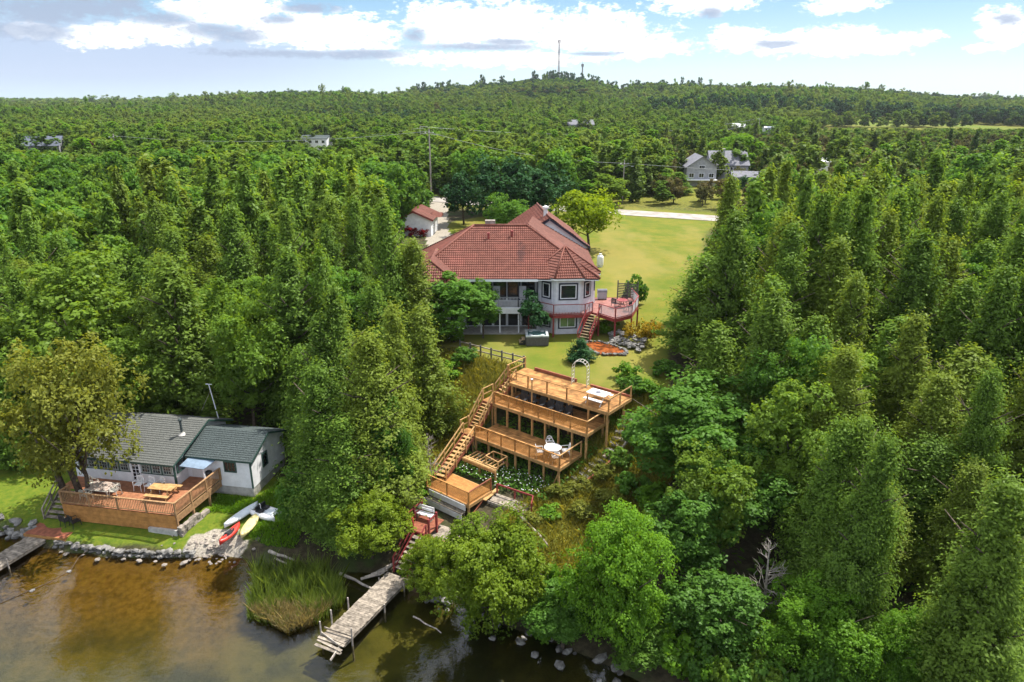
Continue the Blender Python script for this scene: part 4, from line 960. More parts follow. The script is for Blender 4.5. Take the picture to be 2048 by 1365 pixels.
def kayak(name, p0, p1, wd, mat, label, cockpit=True, tilt=0.0, z=None, stack=0):
    p0, p1 = Vector(p0), Vector(p1); c = (p0 + p1) / 2; d = p1 - p0
    k = empty(name, (c.x, c.y, max(H(p0.x, p0.y), H(p1.x, p1.y), H(c.x, c.y)) + .02 + stack), math.atan2(d.y, d.x), label, 'kayak', 'small boats lying on the cottage lawn')
    hull('hull', d.length, wd, .36, mat, k)
    if cockpit:
        MB().lathe([(.40, 0), (.44, .03), (.40, .06), (.34, .04)], 16).build('cockpit_rim', M['black'], k, loc=(-.1, 0, .31)).scale = (1.25, .55, 1)
        MB().box((-.28, 0, .34), (.08, .34, .16)).build('seat', M['black'], k)
        for s in (-1, 1): MB().lathe([(.10, 0), (.10, .02)], 10).build('hatch', mat, k, loc=(s * d.length * .3, 0, .345))
    return k
kayak('kayak', (-19.2, 40.1), (-17.9, 42.9), .74, M['paleblue'], 'pale bluish white kayak lying on the grass behind the red one', cockpit=False)
kayak('kayak', (-18.75, 38.15), (-18.25, 40.35), .62, M['brightred'], 'bright red kayak lying nearest the water on the lawn', stack=.1)
kayak('kayak', (-17.65, 38.95), (-17.5, 41.6), .74, M['yellow'], 'cream yellow kayak lying right of the red one', cockpit=False)
pb = empty('paddle_boat', (-16.9, 41.7, H(-16.9, 41.7) + .03), R(-25), 'white paddle boat with dark seats lying behind the yellow kayak', 'paddle boat', 'small boats lying on the cottage lawn')
for s in (-.42, .42): hull('pontoon', 2.2, .42, .40, M['plastic'], pb, blunt=True).location = (0, s, 0)
MB().box((0, 0, .30), (1.5, .5, .10)).build('cockpit_floor', M['paleblue'], pb)
for s in (-.26, .26):
    st_ = MB().box((-.3, s, .42), (.42, .4, .1)); st_.box((-.52, s, .58), (.08, .4, .36)); st_.build('seat', M['black'], pb)
MB().box((.55, 0, .40), (.3, .7, .14)).build('pedal_housing', M['paleblue'], pb)
# ------------------------------------------------------------------ terraced decks on the slope
TO = Vector((-1.43, 49.94)); TRZ = R(-38.4)
def tw_(X_, Y_): c_, s_ = math.cos(TRZ), math.sin(TRZ); return (TO.x + X_ * c_ - Y_ * s_, TO.y + X_ * s_ + Y_ * c_)
def net_mat():
    m, t, out = new_mat('orange_net')
    d = t.node('ShaderNodeBsdfDiffuse'); d.inputs[0].default_value = (0.50, 0.24, 0.07, 1); tr = t.node('ShaderNodeBsdfTransparent')
    mx = t.node('ShaderNodeMixShader'); mx.inputs[0].default_value = 0.42; t.l.new(tr.outputs[0], mx.inputs[1]); t.l.new(d.outputs[0], mx.inputs[2]); t.l.new(mx.outputs[0], out.inputs[0]); return m
M['net'] = net_mat()
def deck(name, label, x0, x1, y0, y1, z, posts, net=True, plank_mat='wood', group='terraced timber decks on the slope'):
    d = empty(name, (*tw_((x0 + x1) / 2, y0), z), TRZ, label, 'deck', group); xm = (x0 + x1) / 2; D_ = y1 - y0; hw = (x1 - x0) / 2
    planks(d, -hw, hw, 0, D_, 0, .14, M[plank_mat])
    for a, b in (((-hw, -.02, -.13), (hw, -.02, -.13)), ((hw + .02, -.02, -.13), (hw + .02, D_, -.13)), ((-hw - .02, 0, -.13), (-hw - .02, D_, -.13)), ((-hw, D_ + .02, -.13), (hw, D_ + .02, -.13))):
        beam('rim_board', d, a, b, .045, .24, M['woodrail'])
    for i in range(5): blk('joist', d, (-hw + (i + .5) * 2 * hw / 5, D_ / 2, -.12), (.05, D_ - .06, .15), M['redwood'])
    for (px, py) in posts:
        g = H(*tw_(px, py)) - .3; top = z - .05
        if top - g > .2: blk('support_post', d, (px - xm, py - y0, (g + top) / 2 - z), (.13, .13, top - g), M['woodrail'])
    return d, (lambda X_, Y_: (X_ - xm, Y_ - y0, 0))
# top deck
d1, q = deck('terrace_deck', 'topmost timber terrace deck at the lawn edge with the white table', .3, 9.3, 1.62, 4.9, 6.9, [(.5, 1.7), (2.3, 1.7), (4.1, 1.7), (5.9, 1.7), (7.6, 1.7), (9.2, 1.7), (9.2, 4)])
rail_run(d1, q(.3, 1.65), q(9.28, 1.65), 5, .95, M['wood'], top=(.05, .05))
rail_run(d1, q(9.28, 1.65), q(9.28, 4.85), 2, .95, M['woodrail'], skip0=True, top=(.05, .09))
beam('back_curb', d1, Vector(q(.3, 4.95)) + Vector((0, 0, .13)), Vector(q(4.4, 4.95)) + Vector((0, 0, .13)), .14, .26, M['redwood'])
beam('back_curb', d1, Vector(q(5.7, 4.95)) + Vector((0, 0, .08)), Vector(q(9.3, 4.95)) + Vector((0, 0, .08)), .14, .16, M['redwood'])
# second deck
d2, q = deck('terrace_deck', 'second timber terrace deck down with the row of black chairs', .02, 8.6, 0, 3.0, 5.6, [(.1 + i * 1.2, .08) for i in range(8)] + [(8.5, 2.3)])
rail_run(d2, q(.05, .03), q(8.57, .03), 6, .95, M['wood'], top=(.09, .05), panel=M['net'])
rail_run(d2, q(8.57, .03), q(8.57, 2.4), 1, .95, M['woodrail'], skip0=True, top=(.09, .05))
lpst = empty('lamp_post', (*tw_(2.95, 1.0), 5.6), 0, 'tall slim wooden post rising from the second deck beside the chairs', 'post'); blk('shaft', lpst, (0, 0, 1.2), (.1, .1, 2.4), M['woodrail']); blk('post_cap', lpst, (0, 0, 2.43), (.16, .16, .06), M['white'])
# third deck
d3, q = deck('terrace_deck', 'third timber terrace deck down with the white lattice chairs', .3, 8.15, -2.7, .1, 3.9, [(.4 + i * 1.27, -2.6) for i in range(7)] + [(8.05, -.1)])
rail_run(d3, q(.33, -2.67), q(8.12, -2.67), 6, .95, M['wood'], top=(.09, .05), panel=M['net'])
rail_run(d3, q(8.12, -2.67), q(8.12, .05), 2, .95, M['woodrail'], skip0=True, top=(.09, .05))
for s in (-.35, .35): beam('brace', d3, Vector(q(8.05, -2.6)) + Vector((0, 0, -.3)), Vector(q(8.05 + s, -2.6 - abs(s))) + Vector((0, 0, -1.6)), .06, .06, M['woodrail'])
# lowest deck
d4, q = deck('terrace_deck', 'lowest orange timber terrace deck above the white boards near the shore', .5, 4.5, -8.05, -5.65, 2.2, [(.6, -7.95), (1.9, -7.95), (3.2, -7.95), (4.4, -7.95), (4.4, -5.8)], plank_mat='fascia')
rail_run(d4, q(.53, -8.02), q(4.47, -8.02), 2, .95, M['fascia'], top=(.09, .05), panel=M['net'])
rail_run(d4, q(4.47, -8.02), q(4.47, -5.7), 1, .95, M['redwood'], skip0=True, top=(.09, .05), panel=M['net'])
beam('brace', d4, Vector(q(4.5, -7.9)) + Vector((0, 0, -1.0)), Vector(q(4.5, -6.2)) + Vector((0, 0, -.1)), .08, .08, M['redwood'])
# stairs between the decks
def flight(label, X0, Y0, z0, X1, Y1, z1, n, rails=(-1, 1), w=.95):
    o = tw_(X0, Y0); s = empty('timber_stairs', (*o, z0), TRZ, label, 'stairs', 'timber stair flights beside the decks')
    a, b = (0, 0, 0), (X1 - X0, Y1 - Y0, z1 - z0)
    stair_flight(s, a, b, w, n, M['woodrail'], M['redwood']); stair_rail(s, a, b, w, rails, .92, 3, M['woodrail'], mid=True); return s
flight('long lowest timber stair flight from the lowest deck up to the third deck', .55, -6.7, 2.2, -.12, -2.75, 3.9, 11)
flight('middle timber stair flight from the third deck up to the second deck', -.5, -1.75, 3.9, -.52, -.1, 5.6, 8)
flight('short top timber stair flight from the second deck up to the lawn', -.5, 1.25, 5.6, -.1, 2.5, 6.9, 5)
def landing(label, x0, x1, y0, y1, z, rail=True):
    d = empty('stair_landing', (*tw_((x0 + x1) / 2, y0), z), TRZ, label, 'landing', 'small landings between stair flights'); hw = (x1 - x0) / 2
    planks(d, -hw, hw, 0, y1 - y0, 0, .14, M['wood']); beam('rim_board', d, (-hw, -.02, -.1), (hw, -.02, -.1), .04, .18, M['redwood']); beam('rim_board', d, (-hw - .02, 0, -.1), (-hw - .02, y1 - y0, -.1), .04, .18, M['redwood'])
    for (px, py) in ((x0 + .08, y0 + .05), (x0 + .08, y1 - .05), (x1 - .08, y0 + .05)):
        g = H(*tw_(px, py)) - .3; blk('support_post', d, (px - (x0 + x1) / 2, py - y0, (g - z) / 2 - .05), (.1, .1, z - g - .06), M['woodrail'])
    if rail: rail_run(d, (-hw, .05, 0), (-hw, y1 - y0 - .05, 0), 1, .95, M['woodrail'], top=(.08, .05), bottom=.45)
landing('stair landing at the left end of the third deck', -1.05, .27, -2.75, -1.75, 3.9)
landing('stair landing at the left end of the second deck', -1.05, -.02, -.1, 1.2, 5.6)
landing('stair landing at the left end of the topmost deck', -.65, .27, 2.5, 4.95, 6.9)
# unfinished bench frame and lower walkway
bf = empty('timber_platform', (*tw_(2.2, -4.4), 3.0), TRZ, 'unfinished open timber frame platform with boards missing between third and lowest decks', 'frame')
for y in (0, .22): blk('board', bf, (.1, y, 0), (3.1, .15, .05), M['woodrail'])
for i in range(9): blk('joist', bf, (-1.3 + i * .34, .75, -.04), (.06, 1.3, .10), M['woodrail'])
blk('rim_board', bf, (.1, -.1, -.13), (3.2, .05, .22), M['woodrail']); blk('rim_board', bf, (.1, 1.42, -.13), (3.2, .05, .22), M['redwood'])
for p in ((-1.35, 0), (1.6, 0), (.1, 0), (1.6, 1.3), (.3, 1.35)):
    g = H(*tw_(2.2 + p[0], -4.4 + p[1])) - .3 - 3.0; blk('support_post', bf, (*p, (g - .02) / 2), (.11, .11, -g - .04), M['woodrail'])
for a, b in (((.3, 1.35, .5), (1.6, 1.35, .5)), ((.3, 1.35, .5), (.3, .5, .5)), ((1.6, 1.35, .5), (1.6, .3, .5)), ((.3, .5, .5), (1.6, .3, .5))): beam('rail', bf, a, b, .08, .05, M['woodrail'])
for p in ((.3, 1.35), (1.6, 1.35), (.3, .5), (1.6, .3)): blk('stub_post', bf, (*p, .26), (.08, .08, .52), M['woodrail'])
wk = empty('lower_walkway', (*tw_(6.2, -6.2), 1.9), TRZ + R(6), 'weathered grey bench walkway with a dark red back rail right of the lowest deck', 'walkway')
planks(wk, -1.4, 1.5, 0, 1.0, 0, .16, M['greywood'], 'x', jit=.12); planks(wk, -1.75, -1.42, -.3, 1.4, .1, .16, M['woodrail'], 'y')
rail_run(wk, (-1.4, 1.05, 0), (1.5, 1.05, 0), 2, .7, M['redpaint'], top=(.06, .12)); rail_run(wk, (1.52, 1.05, 0), (1.9, .2, 0), 1, .7, M['redpaint'], skip0=True, top=(.06, .12))
for p in ((-1.3, .1), (1.4, .1), (1.4, .95), (-1.3, .95)):
    blk('support_post', wk, (*p, -.6), (.11, .11, 1.1), M['greywood'])
blk('skirt_board', wk, (0, -.05, -.15), (2.9, .05, .2), M['deadwood']); blk('skirt_board', wk, (.1, -.06, -.42), (2.7, .05, .2), M['greywood'])
wb = empty('white_board_wall', (*tw_(2.7, -8.55), H(*tw_(2.7, -8.55))), TRZ, 'two long white boards under the lowest deck', 'wall')
blk('upper_board', wb, (0, .25, .75), (3.4, .06, .42), M['white']); blk('lower_board', wb, (-.1, -.15, .22), (3.6, .06, .40), M['white']); blk('ledge', wb, (0, .05, .45), (3.4, .40, .05), M['greywood'])
for x in (-1.5, 0, 1.5): blk('stake', wb, (x, .31, .35), (.08, .06, 1.3), M['greywood'])
# furniture on the decks
for i in range(6):
    X_ = 1.85 + i * .82; make_chair('adirondack_chair', (*tw_(X_, 1.25 + random.uniform(-.08, .08)), 5.6), TRZ + random.uniform(-.25, .25), M['black'],
        ['leftmost black slatted chair in the row on the second deck', 'second black slatted chair from the left on the second deck', 'third black slatted chair from the left on the second deck', 'fourth black slatted chair from the left on the second deck', 'fifth black slatted chair from the left on the second deck', 'rightmost black slatted chair in the row on the second deck'][i], group='black chairs in a row on the second deck', low=True)
wt = empty('white_picnic_table', (*tw_(7.75, 2.75), 6.9), TRZ, 'white plastic table with attached benches on the topmost deck', 'picnic table')
blk('table_top', wt, (0, 0, .73), (1.55, .95, .05), M['plastic']); MB().lathe([(.16, .755), (.2, .80), (.12, .84)], 10).build('planter', M['greytile'], wt)
for s in (-1, 1):
    blk('bench', wt, (0, s * .78, .44), (1.5, .28, .05), M['plastic'])
    for x in (-.6, .6):
        MB().tube([(x, s * .1, .7), (x, s * .45, .35), (x, s * .8, .02)], .03, 6).build('leg', M['plastic'], wt)
round_table('bistro_table', (*tw_(6.75, -1.55), 3.9), .62, .72, M['plastic'], 'white round table among lattice chairs on the third deck')
for k, lb in enumerate(('white lattice back chair on the third deck, back left of the round table', 'white lattice back chair on the third deck, back right of the round table', 'white lattice back chair on the third deck, front right of the round table', 'white lattice back chair on the third deck, front left of the round table')):
    a = R(135 - 90 * k); make_chair('lattice_chair', (*tw_(6.75 + .95 * math.cos(a), -1.55 + .85 * math.sin(a)), 3.9), TRZ + a - R(90), M['plastic'], lb, group='white lattice chairs on the third deck', lattice=True)
# arched trellis at the lawn edge
ar = empty('garden_arch', (*tw_(4.95, 4.62), 6.9), TRZ + R(12), 'white metal garden arch standing at the lawn side of the topmost deck', 'arch')
for y in (-.25, .25):
    pts = [(-.62, y, 0), (-.62, y, 1.45)] + [(-.62 * math.cos(t), y, 1.45 + .62 * math.sin(t)) for t in np.linspace(0, math.pi, 9)[1:-1]] + [(.62, y, 1.45), (.62, y, 0)]
    MB().tube(pts, .03, 6).build('arch_frame', M['ivory'], ar)
for s in (-1, 1):
    for k in range(5): MB().tube([(s * .62, -.25, .2 + k * .3), (s * .62, .25, .2 + k * .3)], .018, 5).build('rung', M['ivory'], ar)
    MB().tube([(s * .62, -.25, .2), (s * .62, .25, .8), (s * .62, -.25, 1.4)], .016, 5).build('scroll', M['ivory'], ar)
for k in range(1, 8):
    t = math.pi * k / 8; MB().tube([(-.62 * math.cos(t), -.25, 1.45 + .62 * math.sin(t)), (-.62 * math.cos(t), .25, 1.45 + .62 * math.sin(t))], .018, 5).build('rung', M['ivory'], ar)
# lawn edge fence
f0, f1 = Vector((-4.6, 58.5)), Vector((1.0, 54.9)); fe = empty('lawn_fence', (f0.x, f0.y, H(f0.x, f0.y)), 0, 'low rustic two rail fence along the lawn edge left of the decks', 'fence')
zs = []
for i in range(7):
    p = f0.lerp(f1, i / 6); z = H(p.x, p.y) - fe.location.z; zs.append((p.x - f0.x, p.y - f0.y, z)); blk('post', fe, (p.x - f0.x, p.y - f0.y, z + .45), (.14, .14, 1.1), M['tubside'])
for a, b in zip(zs[:-1], zs[1:]):
    for hh in (.42, .85): beam('rail', fe, (a[0], a[1], a[2] + hh), (b[0], b[1], b[2] + hh), .07, .09, M['greywood'])
# timber-edged path steps down the right side
ps = empty('slope_steps', (6.4, 45.2, 2.6), 0, 'old rustic steps of stone and timber curving down the slope right of the decks', 'steps')
pts = [Vector((4.2, 43.0)), Vector((5.6, 43.9)), Vector((7.0, 45.0)), Vector((8.1, 46.2)), Vector((8.9, 47.6))]
for i in range(14):
    t = i / 13 * 4; k = min(3, int(t)); p = pts[k].lerp(pts[k + 1], t - k); dr_ = (pts[k + 1] - pts[k]).normalized(); a = math.atan2(dr_.y, dr_.x); z = H(p.x, p.y)
    s = MB().box((0, 0, 0), (.34, 1.15 + random.uniform(-.15, .15), .16)); s.v = [(x + random.uniform(-.04, .04), y + random.uniform(-.06, .06), z_ + random.uniform(-.015, .015)) for x, y, z_ in s.v]
    s.build('step', M['stone'] if i % 3 else M['greywood'], ps, loc=(p.x - 6.4, p.y - 45.2, z + .1 - 2.6), rot=(random.uniform(-.05, .05), random.uniform(-.08, .08), a + random.uniform(-.1, .1)))
for k in range(4):
    for s in (-1,):
        a, b = pts[k], pts[k + 1]; n_ = Vector((-(b - a).y, (b - a).x)).normalized() * -.72
        beam('edge_log', ps, (a.x + n_.x - 6.4, a.y + n_.y - 45.2, H(a.x, a.y) + .25 - 2.6), (b.x + n_.x - 6.4, b.y + n_.y - 45.2, H(b.x, b.y) + .25 - 2.6), .14, .16, M['deadwood'] if k > 1 else M['redwood'])
# dock, lower red stairs, landing
da, db = Vector((-9.62, 30.35)), Vector((-6.95, 35.7)); dd = db - da; drz = math.atan2(dd.y, dd.x) - math.pi / 2
dk = empty('dock', (da.x, da.y, .5), drz, 'long weathered plank dock running out over the shallow water', 'dock')
planks(dk, -.78, .78, 0, dd.length, 0, .15, M['greywood'], 'x', jit=.025)
for s in (-.72, .72): blk('stringer', dk, (s, dd.length / 2, -.14), (.07, dd.length, .18), M['greywood'])
for (px, py, top) in ((-.85, .9, .95), (-.85, 2.3, .75), (.85, .5, .7), (-.92, .1, .75), (.84, 3.4, .1), (.84, 5.4, .1), (-.84, 5.2, .1)):
    MB().tube([(px, py, -2.0), (px + random.uniform(-.04, .04), py, top)], [.055, .045], 7).build('post', M['deadwood'], dk)
for i, (y, a) in enumerate(((-.12, .05), (-.32, -.06), (-.52, .04))): blk('loose_board', dk, (-.05 + .05 * i, y, -.05 - i * .07), (1.7, .17, .04), M['greywood'], a)
beam('stringer_end', dk, (.5, .2, -.1), (.62, -1.0, -.3), .06, .12, M['deadwood'])
beam('cross_rail', dk, (-.9, .35, .18), (.86, .5, .16), .05, .09, M['greywood']); beam('cross_rail', dk, (-.92, .1, .05), (.5, -.2, .02), .05, .09, M['deadwood'])
rs = empty('red_stairs', (-6.85, 36.0, .52), drz, 'steep red stairs climbing from the dock to the small red landing', 'stairs')
stair_flight(rs, (0, 0, 0), (.15, 2.0, 1.5), .95, 7, M['greywood'], M['redpaint']); stair_rail(rs, (0, 0, 0), (.15, 2.0, 1.5), .95, (-1, 1), .9, 1, M['redpaint'], mid=True)
rl = empty('red_landing', (-6.0, 38.5, 2.0), drz, 'small red boarded landing with red gate posts above the dock', 'landing')
planks(rl, -.7, 1.0, -.35, 1.5, 0, .15, M['redwood'], 'x'); blk('rim_board', rl, (.15, -.37, -.12), (1.7, .04, .2), M['redpaint'])
for p in ((-.68, -.3), (-.68, .6), (-.68, 1.45), (1.0, -.3), (1.0, .6)): blk('post', rl, (*p, .1), (.12, .12, 2.0), M['redpaint'])
beam('rail', rl, (-.68, -.3, .95), (-.68, 1.45, .95), .05, .1, M['redpaint']); beam('rail', rl, (1.0, -.3, .95), (1.0, .6, .95), .05, .1, M['redpaint']); beam('rail', rl, (-.68, -.3, .5), (-.68, 1.45, .5), .04, .08, M['redpaint'])
rp = empty('red_canister', (-6.35, 38.15, 2.0), 0, 'bright red cylinder hanging on the red landing post', 'canister'); MB().lathe([(.06, .25), (.13, .3), (.14, .9), (.10, 1.0), (.04, 1.04)], 10).build('body', M['brightred'], rp, smooth=True); MB().lathe([(.05, 1.04), (.05, 1.12), (.02, 1.14)], 8).build('nozzle', M['black'], rp)
bn = empty('white_bench', (-5.75, 39.5, 2.0), drz, 'white painted bench at the back of the red landing', 'bench')
blk('seat', bn, (0, 0, .42), (1.3, .42, .06), M['white'])
for k in range(2): blk('back_board', bn, (0, .25, .6 + k * .2), (1.3, .04, .15), M['white'])
for x in (-.55, .55): blk('leg', bn, (x, 0, .2), (.07, .4, .38), M['greywood']); blk('back_post', bn, (x, .28, .45), (.06, .05, .88), M['greywood'])
wp = empty('side_platform', (-4.3, 38.6, 1.6), drz, 'grey weathered side platform right of the red landing', 'platform'); planks(wp, -.9, 1.1, -.8, .6, 0, .15, M['greywood'], 'x')
for p in ((-.8, -.7), (1.0, -.7), (1.0, .5)): blk('post', wp, (*p, -.55), (.1, .1, 1.0), M['greywood'])
blk('rim_board', wp, (.1, -.83, -.1), (2.0, .05, .18), M['woodrail'])

# ------------------------------------------------------------------ stones
def rock_mesh(seed, mat, flat=.6):
    r = random.Random(seed); bm = bmesh.new(); bmesh.ops.create_icosphere(bm, subdivisions=1, radius=.5)
    for v in bm.verts: v.co *= r.uniform(.75, 1.2); v.co.z *= flat
    me = bpy.data.meshes.new('rock'); bm.to_mesh(me); bm.free(); me.materials.append(mat); return me
ROCKS = [rock_mesh(i, M['stone']) for i in range(5)]; PROCKS = [rock_mesh(i + 9, M['pinkstone'], .45) for i in range(3)]
def stones(root, spots, meshes, name='stone'):
    o0 = root.location
    for (x, y, z, s) in spots:
        link(name, random.choice(meshes), root, (x - o0.x, y - o0.y, z - o0.z), (random.uniform(-.3, .3), random.uniform(-.3, .3), random.uniform(0, 6.3)), (s * random.uniform(.8, 1.5), s * random.uniform(.7, 1.1), s * random.uniform(.7, 1.1)))
def along(poly, n, jit):
    P_ = [Vector(p) for p in poly]; Ls = [(b - a).length for a, b in zip(P_[:-1], P_[1:])]; T = sum(Ls); o = []
    for i in range(n):
        d = (i + .5) / n * T; k = 0
        while d > Ls[k] and k < len(Ls) - 1: d -= Ls[k]; k += 1
        p = P_[k].lerp(P_[k + 1], d / Ls[k]); o.append((p.x + random.uniform(-jit, jit), p.y + random.uniform(-jit, jit)))
    return o
se = empty('stone_edging', (-25, 38.2, 0), 0, 'rough grey limestone edging along the cottage lawn at the water', 'stone edging')
sh_line = [(-30.2, 39.15), (-28, 38.75), (-24.9, 38.15), (-22.5, 38.1), (-20.6, 38.15)]
stones(se, [(x, y + .12, .12 + .26 * k + random.uniform(-.03, .03), random.uniform(.30, .52)) for k in range(2) for x, y in along(sh_line, 55, .12)], ROCKS)
stones(se, [(x, y - .45, .0, random.uniform(.2, .5)) for x, y in along(sh_line, 10, .3)], PROCKS)
sl = empty('left_shore_rocks', (-34, 41, .3), 0, 'heap of grey rocks on the shore left of the platform', 'rocks')
stones(sl, [(random.uniform(-37.5, -32.4), 0, 0, random.uniform(.4, .9)) for _ in range(1)], ROCKS) if False else None
stones(sl, [(x, y, max(.05, H(x, y)) + .05, random.uniform(.4, .95)) for x, y in along([(-38, 41.9), (-35, 41.2), (-32.5, 40.3)], 40, .6)], ROCKS)
bc = empty('beach_stones', (-19.5, 38.6, .3), 0, 'pale flat stones on the little landing beach below the kayaks', 'stones')
stones(bc, [(x, y, max(.0, H(x, y)) + .03, random.uniform(.1, .34)) for x, y in [(-19.5 + random.gauss(0, 1.1), 38.7 + random.gauss(0, .5)) for _ in range(90)]], PROCKS)
sr = empty('right_shore_rocks', (1, 31.0, .1), 0, 'scattered grey rocks at the waterline under the right hand maples', 'rocks')
stones(sr, [(x, y, .03, random.uniform(.2, .75)) for x, y in along([(-5.5, 35.0), (-3.6, 33.6), (-.7, 31.7), (2, 30.4), (4.6, 28.9), (8, 27.2), (12, 25.6)], 46, .9)], ROCKS)
# pond and rockery beside the house
pc = (8.35, 58.7); pondpoly = [(6.75, 60.4), (7.9, 60.6), (9.0, 59.7), (10.1, 58.1), (10.0, 57.2), (8.9, 57.0), (7.6, 57.3), (6.7, 58.3), (6.4, 59.4)]
pz = 6.98
po = MB().prism([(x - pc[0], y - pc[1]) for x, y in pondpoly], -.25, .0).build('garden_pond', M['pondbed'], loc=(*pc, pz))
tag(po, 'small rust red garden pond below the red deck', 'pond')
rk = empty('pond_rockery', (9.6, 59.6, 7.0), 0, 'pile of grey rocks stepping up behind the rust red pond', 'rockery')
sp3 = [(x, y, pz + .06, random.uniform(.3, .5)) for x, y in along(pondpoly + [pondpoly[0]], 34, .08)]
for _ in range(110):
    a = random.uniform(0, 1); b = random.uniform(0, 1); x = 8.6 + 2.6 * a + .9 * b; y = 61.0 - 3.2 * a + 1.4 * b; sp3.append((x, y, pz + .05 + .75 * b * random.uniform(.6, 1.1), random.uniform(.28, .62)))
stones(rk, sp3, ROCKS)
# driftwood and dead branches
def limb(rs_, p, d, L_, r, depth, m):
    p = Vector(p); pts = [p]; rr = [r]; n = 4
    for i in range(n):
        d = (d + Vector((rs_.uniform(-.25, .25), rs_.uniform(-.25, .25), rs_.uniform(-.15, .2)))).normalized(); p = p + d * L_ / n; pts.append(p); rr.append(r * (1 - .75 * (i + 1) / n))
    m.tube(pts, rr, 5)
    if depth:
        for i in range(1, n + 1):
            for _ in range(2):
                dd_ = (d + Vector((rs_.uniform(-1, 1), rs_.uniform(-1, 1), rs_.uniform(-.4, .7)))).normalized(); limb(rs_, pts[i], dd_, L_ * .45, rr[i] * .7 + .006, depth - 1, m)
def dead_tree(x, y, h, label, seed, z=None, lean=(0, 0, 1), branches=True):
    rs_ = random.Random(seed); z = H(x, y) if z is None else z; e = empty('dead_tree', (x, y, z - .05), 0, label, 'dead tree')
    m = MB(); pts = [Vector((lean[0] * t * h + math.sin(t * 5) * .06, lean[1] * t * h, t * h)) for t in np.linspace(0, 1, 7)]; m.tube(pts, [.10 * (1 - t) + .018 for t in np.linspace(0, 1, 7)], 6); m.build('trunk', M['deadwood'], e)
    b = MB()
    for i in range(22):
        t = rs_.uniform(.2, .98); p = Vector((lean[0] * t * h, lean[1] * t * h, t * h)); a = rs_.uniform(0, 6.28); limb(rs_, p, Vector((math.cos(a), math.sin(a), rs_.uniform(.2, 1.0))).normalized(), (1.15 - t) * h * .33, .028, 1, b)
    b.build('branches', M['deadwood'], e); return e
dead_tree(-5.9, 44.3, 4.2, 'bare bleached sapling left of the long timber stairs', 4)
dead_tree(13.5, 31.0, 5.0, 'bare grey dead conifer between green crowns at lower right', 8)
dead_tree(-7.6, 40.2, 4.6, 'bare grey branches on a dead trunk beside the dock cedar', 12, lean=(.05, 0, 1))
def log(p0, p1, r, label, group='fallen logs and driftwood on the shore'):
    p0, p1 = Vector(p0), Vector(p1); c = (p0 + p1) / 2; rs_ = random.Random(int(p0.x * 100)); m = MB(); n = 5
    m.tube([p0 - c + (p1 - p0) * i / n + Vector((rs_.uniform(-.04, .04), rs_.uniform(-.04, .04), 0)) for i in range(n + 1)], [r * (1 - .45 * i / n) for i in range(n + 1)], 7)
    o = m.build('driftwood_log', M['deadwood'], loc=c); tag(o, label, 'log', group)
log((-15.6, 38.0, .6), (-13.8, 37.3, .45), .12, 'short grey log on the dark shore right of the beach')
log((-15.0, 37.4, .5), (-13.2, 36.4, .3), .07, 'thin pale branch lying on the shore behind the reeds')
log((-10.6, 36.2, .3), (-8.0, 34.6, .2), .10, 'grey log lying from the shore to the dock')
for i in range(5): log((-9.3 + i * .32, 35.7 + i * .16, .22 + .05 * i), (-7.9 + i * .18, 36.2 + i * .2, .3 + .08 * i), .09, ['lowest grey timber of the crib left of the dock head', 'second grey timber of the crib left of the dock head', 'third grey timber of the crib left of the dock head', 'fourth grey timber of the crib left of the dock head', 'uppermost grey timber of the crib left of the dock head'][i])
log((.6, 40.0, 1.9), (2.3, 37.3, 1.5), .10, 'long pale fallen pole on the slope below the bench walkway')
log((8.6, 30.2, 1.0), (10.6, 28.6, .7), .16, 'grey fallen log above the water right of the maples')
log((10.4, 27.6, .5), (12.2, 26.8, .5), .14, 'grey broken log near the bottom edge of the picture')
log((-5.6, 32.6, .06), (-3.9, 31.4, .04), .05, 'thin pale pole floating beside the dock')
cb_ = MB(); pts = [(-34.5, 31.0, -.05), (-32, 32.6, .02), (-30.2, 33.6, .03), (-28.4, 35.6, .03), (-27.7, 36.8, .03), (-27.9, 38.0, .1), (-27.5, 38.5, .35)]
c0 = Vector(pts[2]); tag(cb_.tube([Vector(p) - c0 for p in pts], .02, 6).build('mooring_line', M['bark'], loc=c0), 'thin mooring line curving over the shallow bay from the stone edging', 'rope')
bu = [(-27.75, 36.7), (-28.9, 34.9)]
for i, (x, y) in enumerate(bu): tag(link('float', ROCKS[i], None, (x, y, .03), (0, 0, i), (.36, .3, .3)), ['pale round float on the mooring line nearest the shore', 'pale round float further out on the mooring line'][i], 'float'); 
# ------------------------------------------------------------------ vegetation meshes
def leaf_quads(rs_, C, N_, L_, Wd, up=0.0):
    """diamond leaf sprays: centres C, outward normals N_"""
    n = len(C); nn = N_ + rs_.normal(0, .40, (n, 3)); nn /= np.linalg.norm(nn, axis=1, keepdims=True) + 1e-9
    ref = rs_.normal(0, 1, (n, 3)); ref[:, 2] += up
    t = ref - (ref * nn).sum(1, keepdims=True) * nn; t /= np.linalg.norm(t, axis=1, keepdims=True) + 1e-9
    b = np.cross(nn, t); l = (L_ * rs_.uniform(.7, 1.35, n))[:, None]; w = (Wd * rs_.uniform(.7, 1.3, n))[:, None]
    V = np.stack([C - t * l / 2, C + b * w / 2 - t * l * .05, C + t * l / 2, C - b * w / 2 - t * l * .05], 1).reshape(-1, 3)
    return V, np.arange(4 * n).reshape(n, 4)
def crown_mesh(name, C, N_, tint, L_, Wd, mat, rs_, up=0.0):
    V, Fq = leaf_quads(rs_, C, N_, L_, Wd, up); return np_mesh(name, V, Fq, [mat], tint=np.repeat(np.clip(tint, 0, 1), 4))
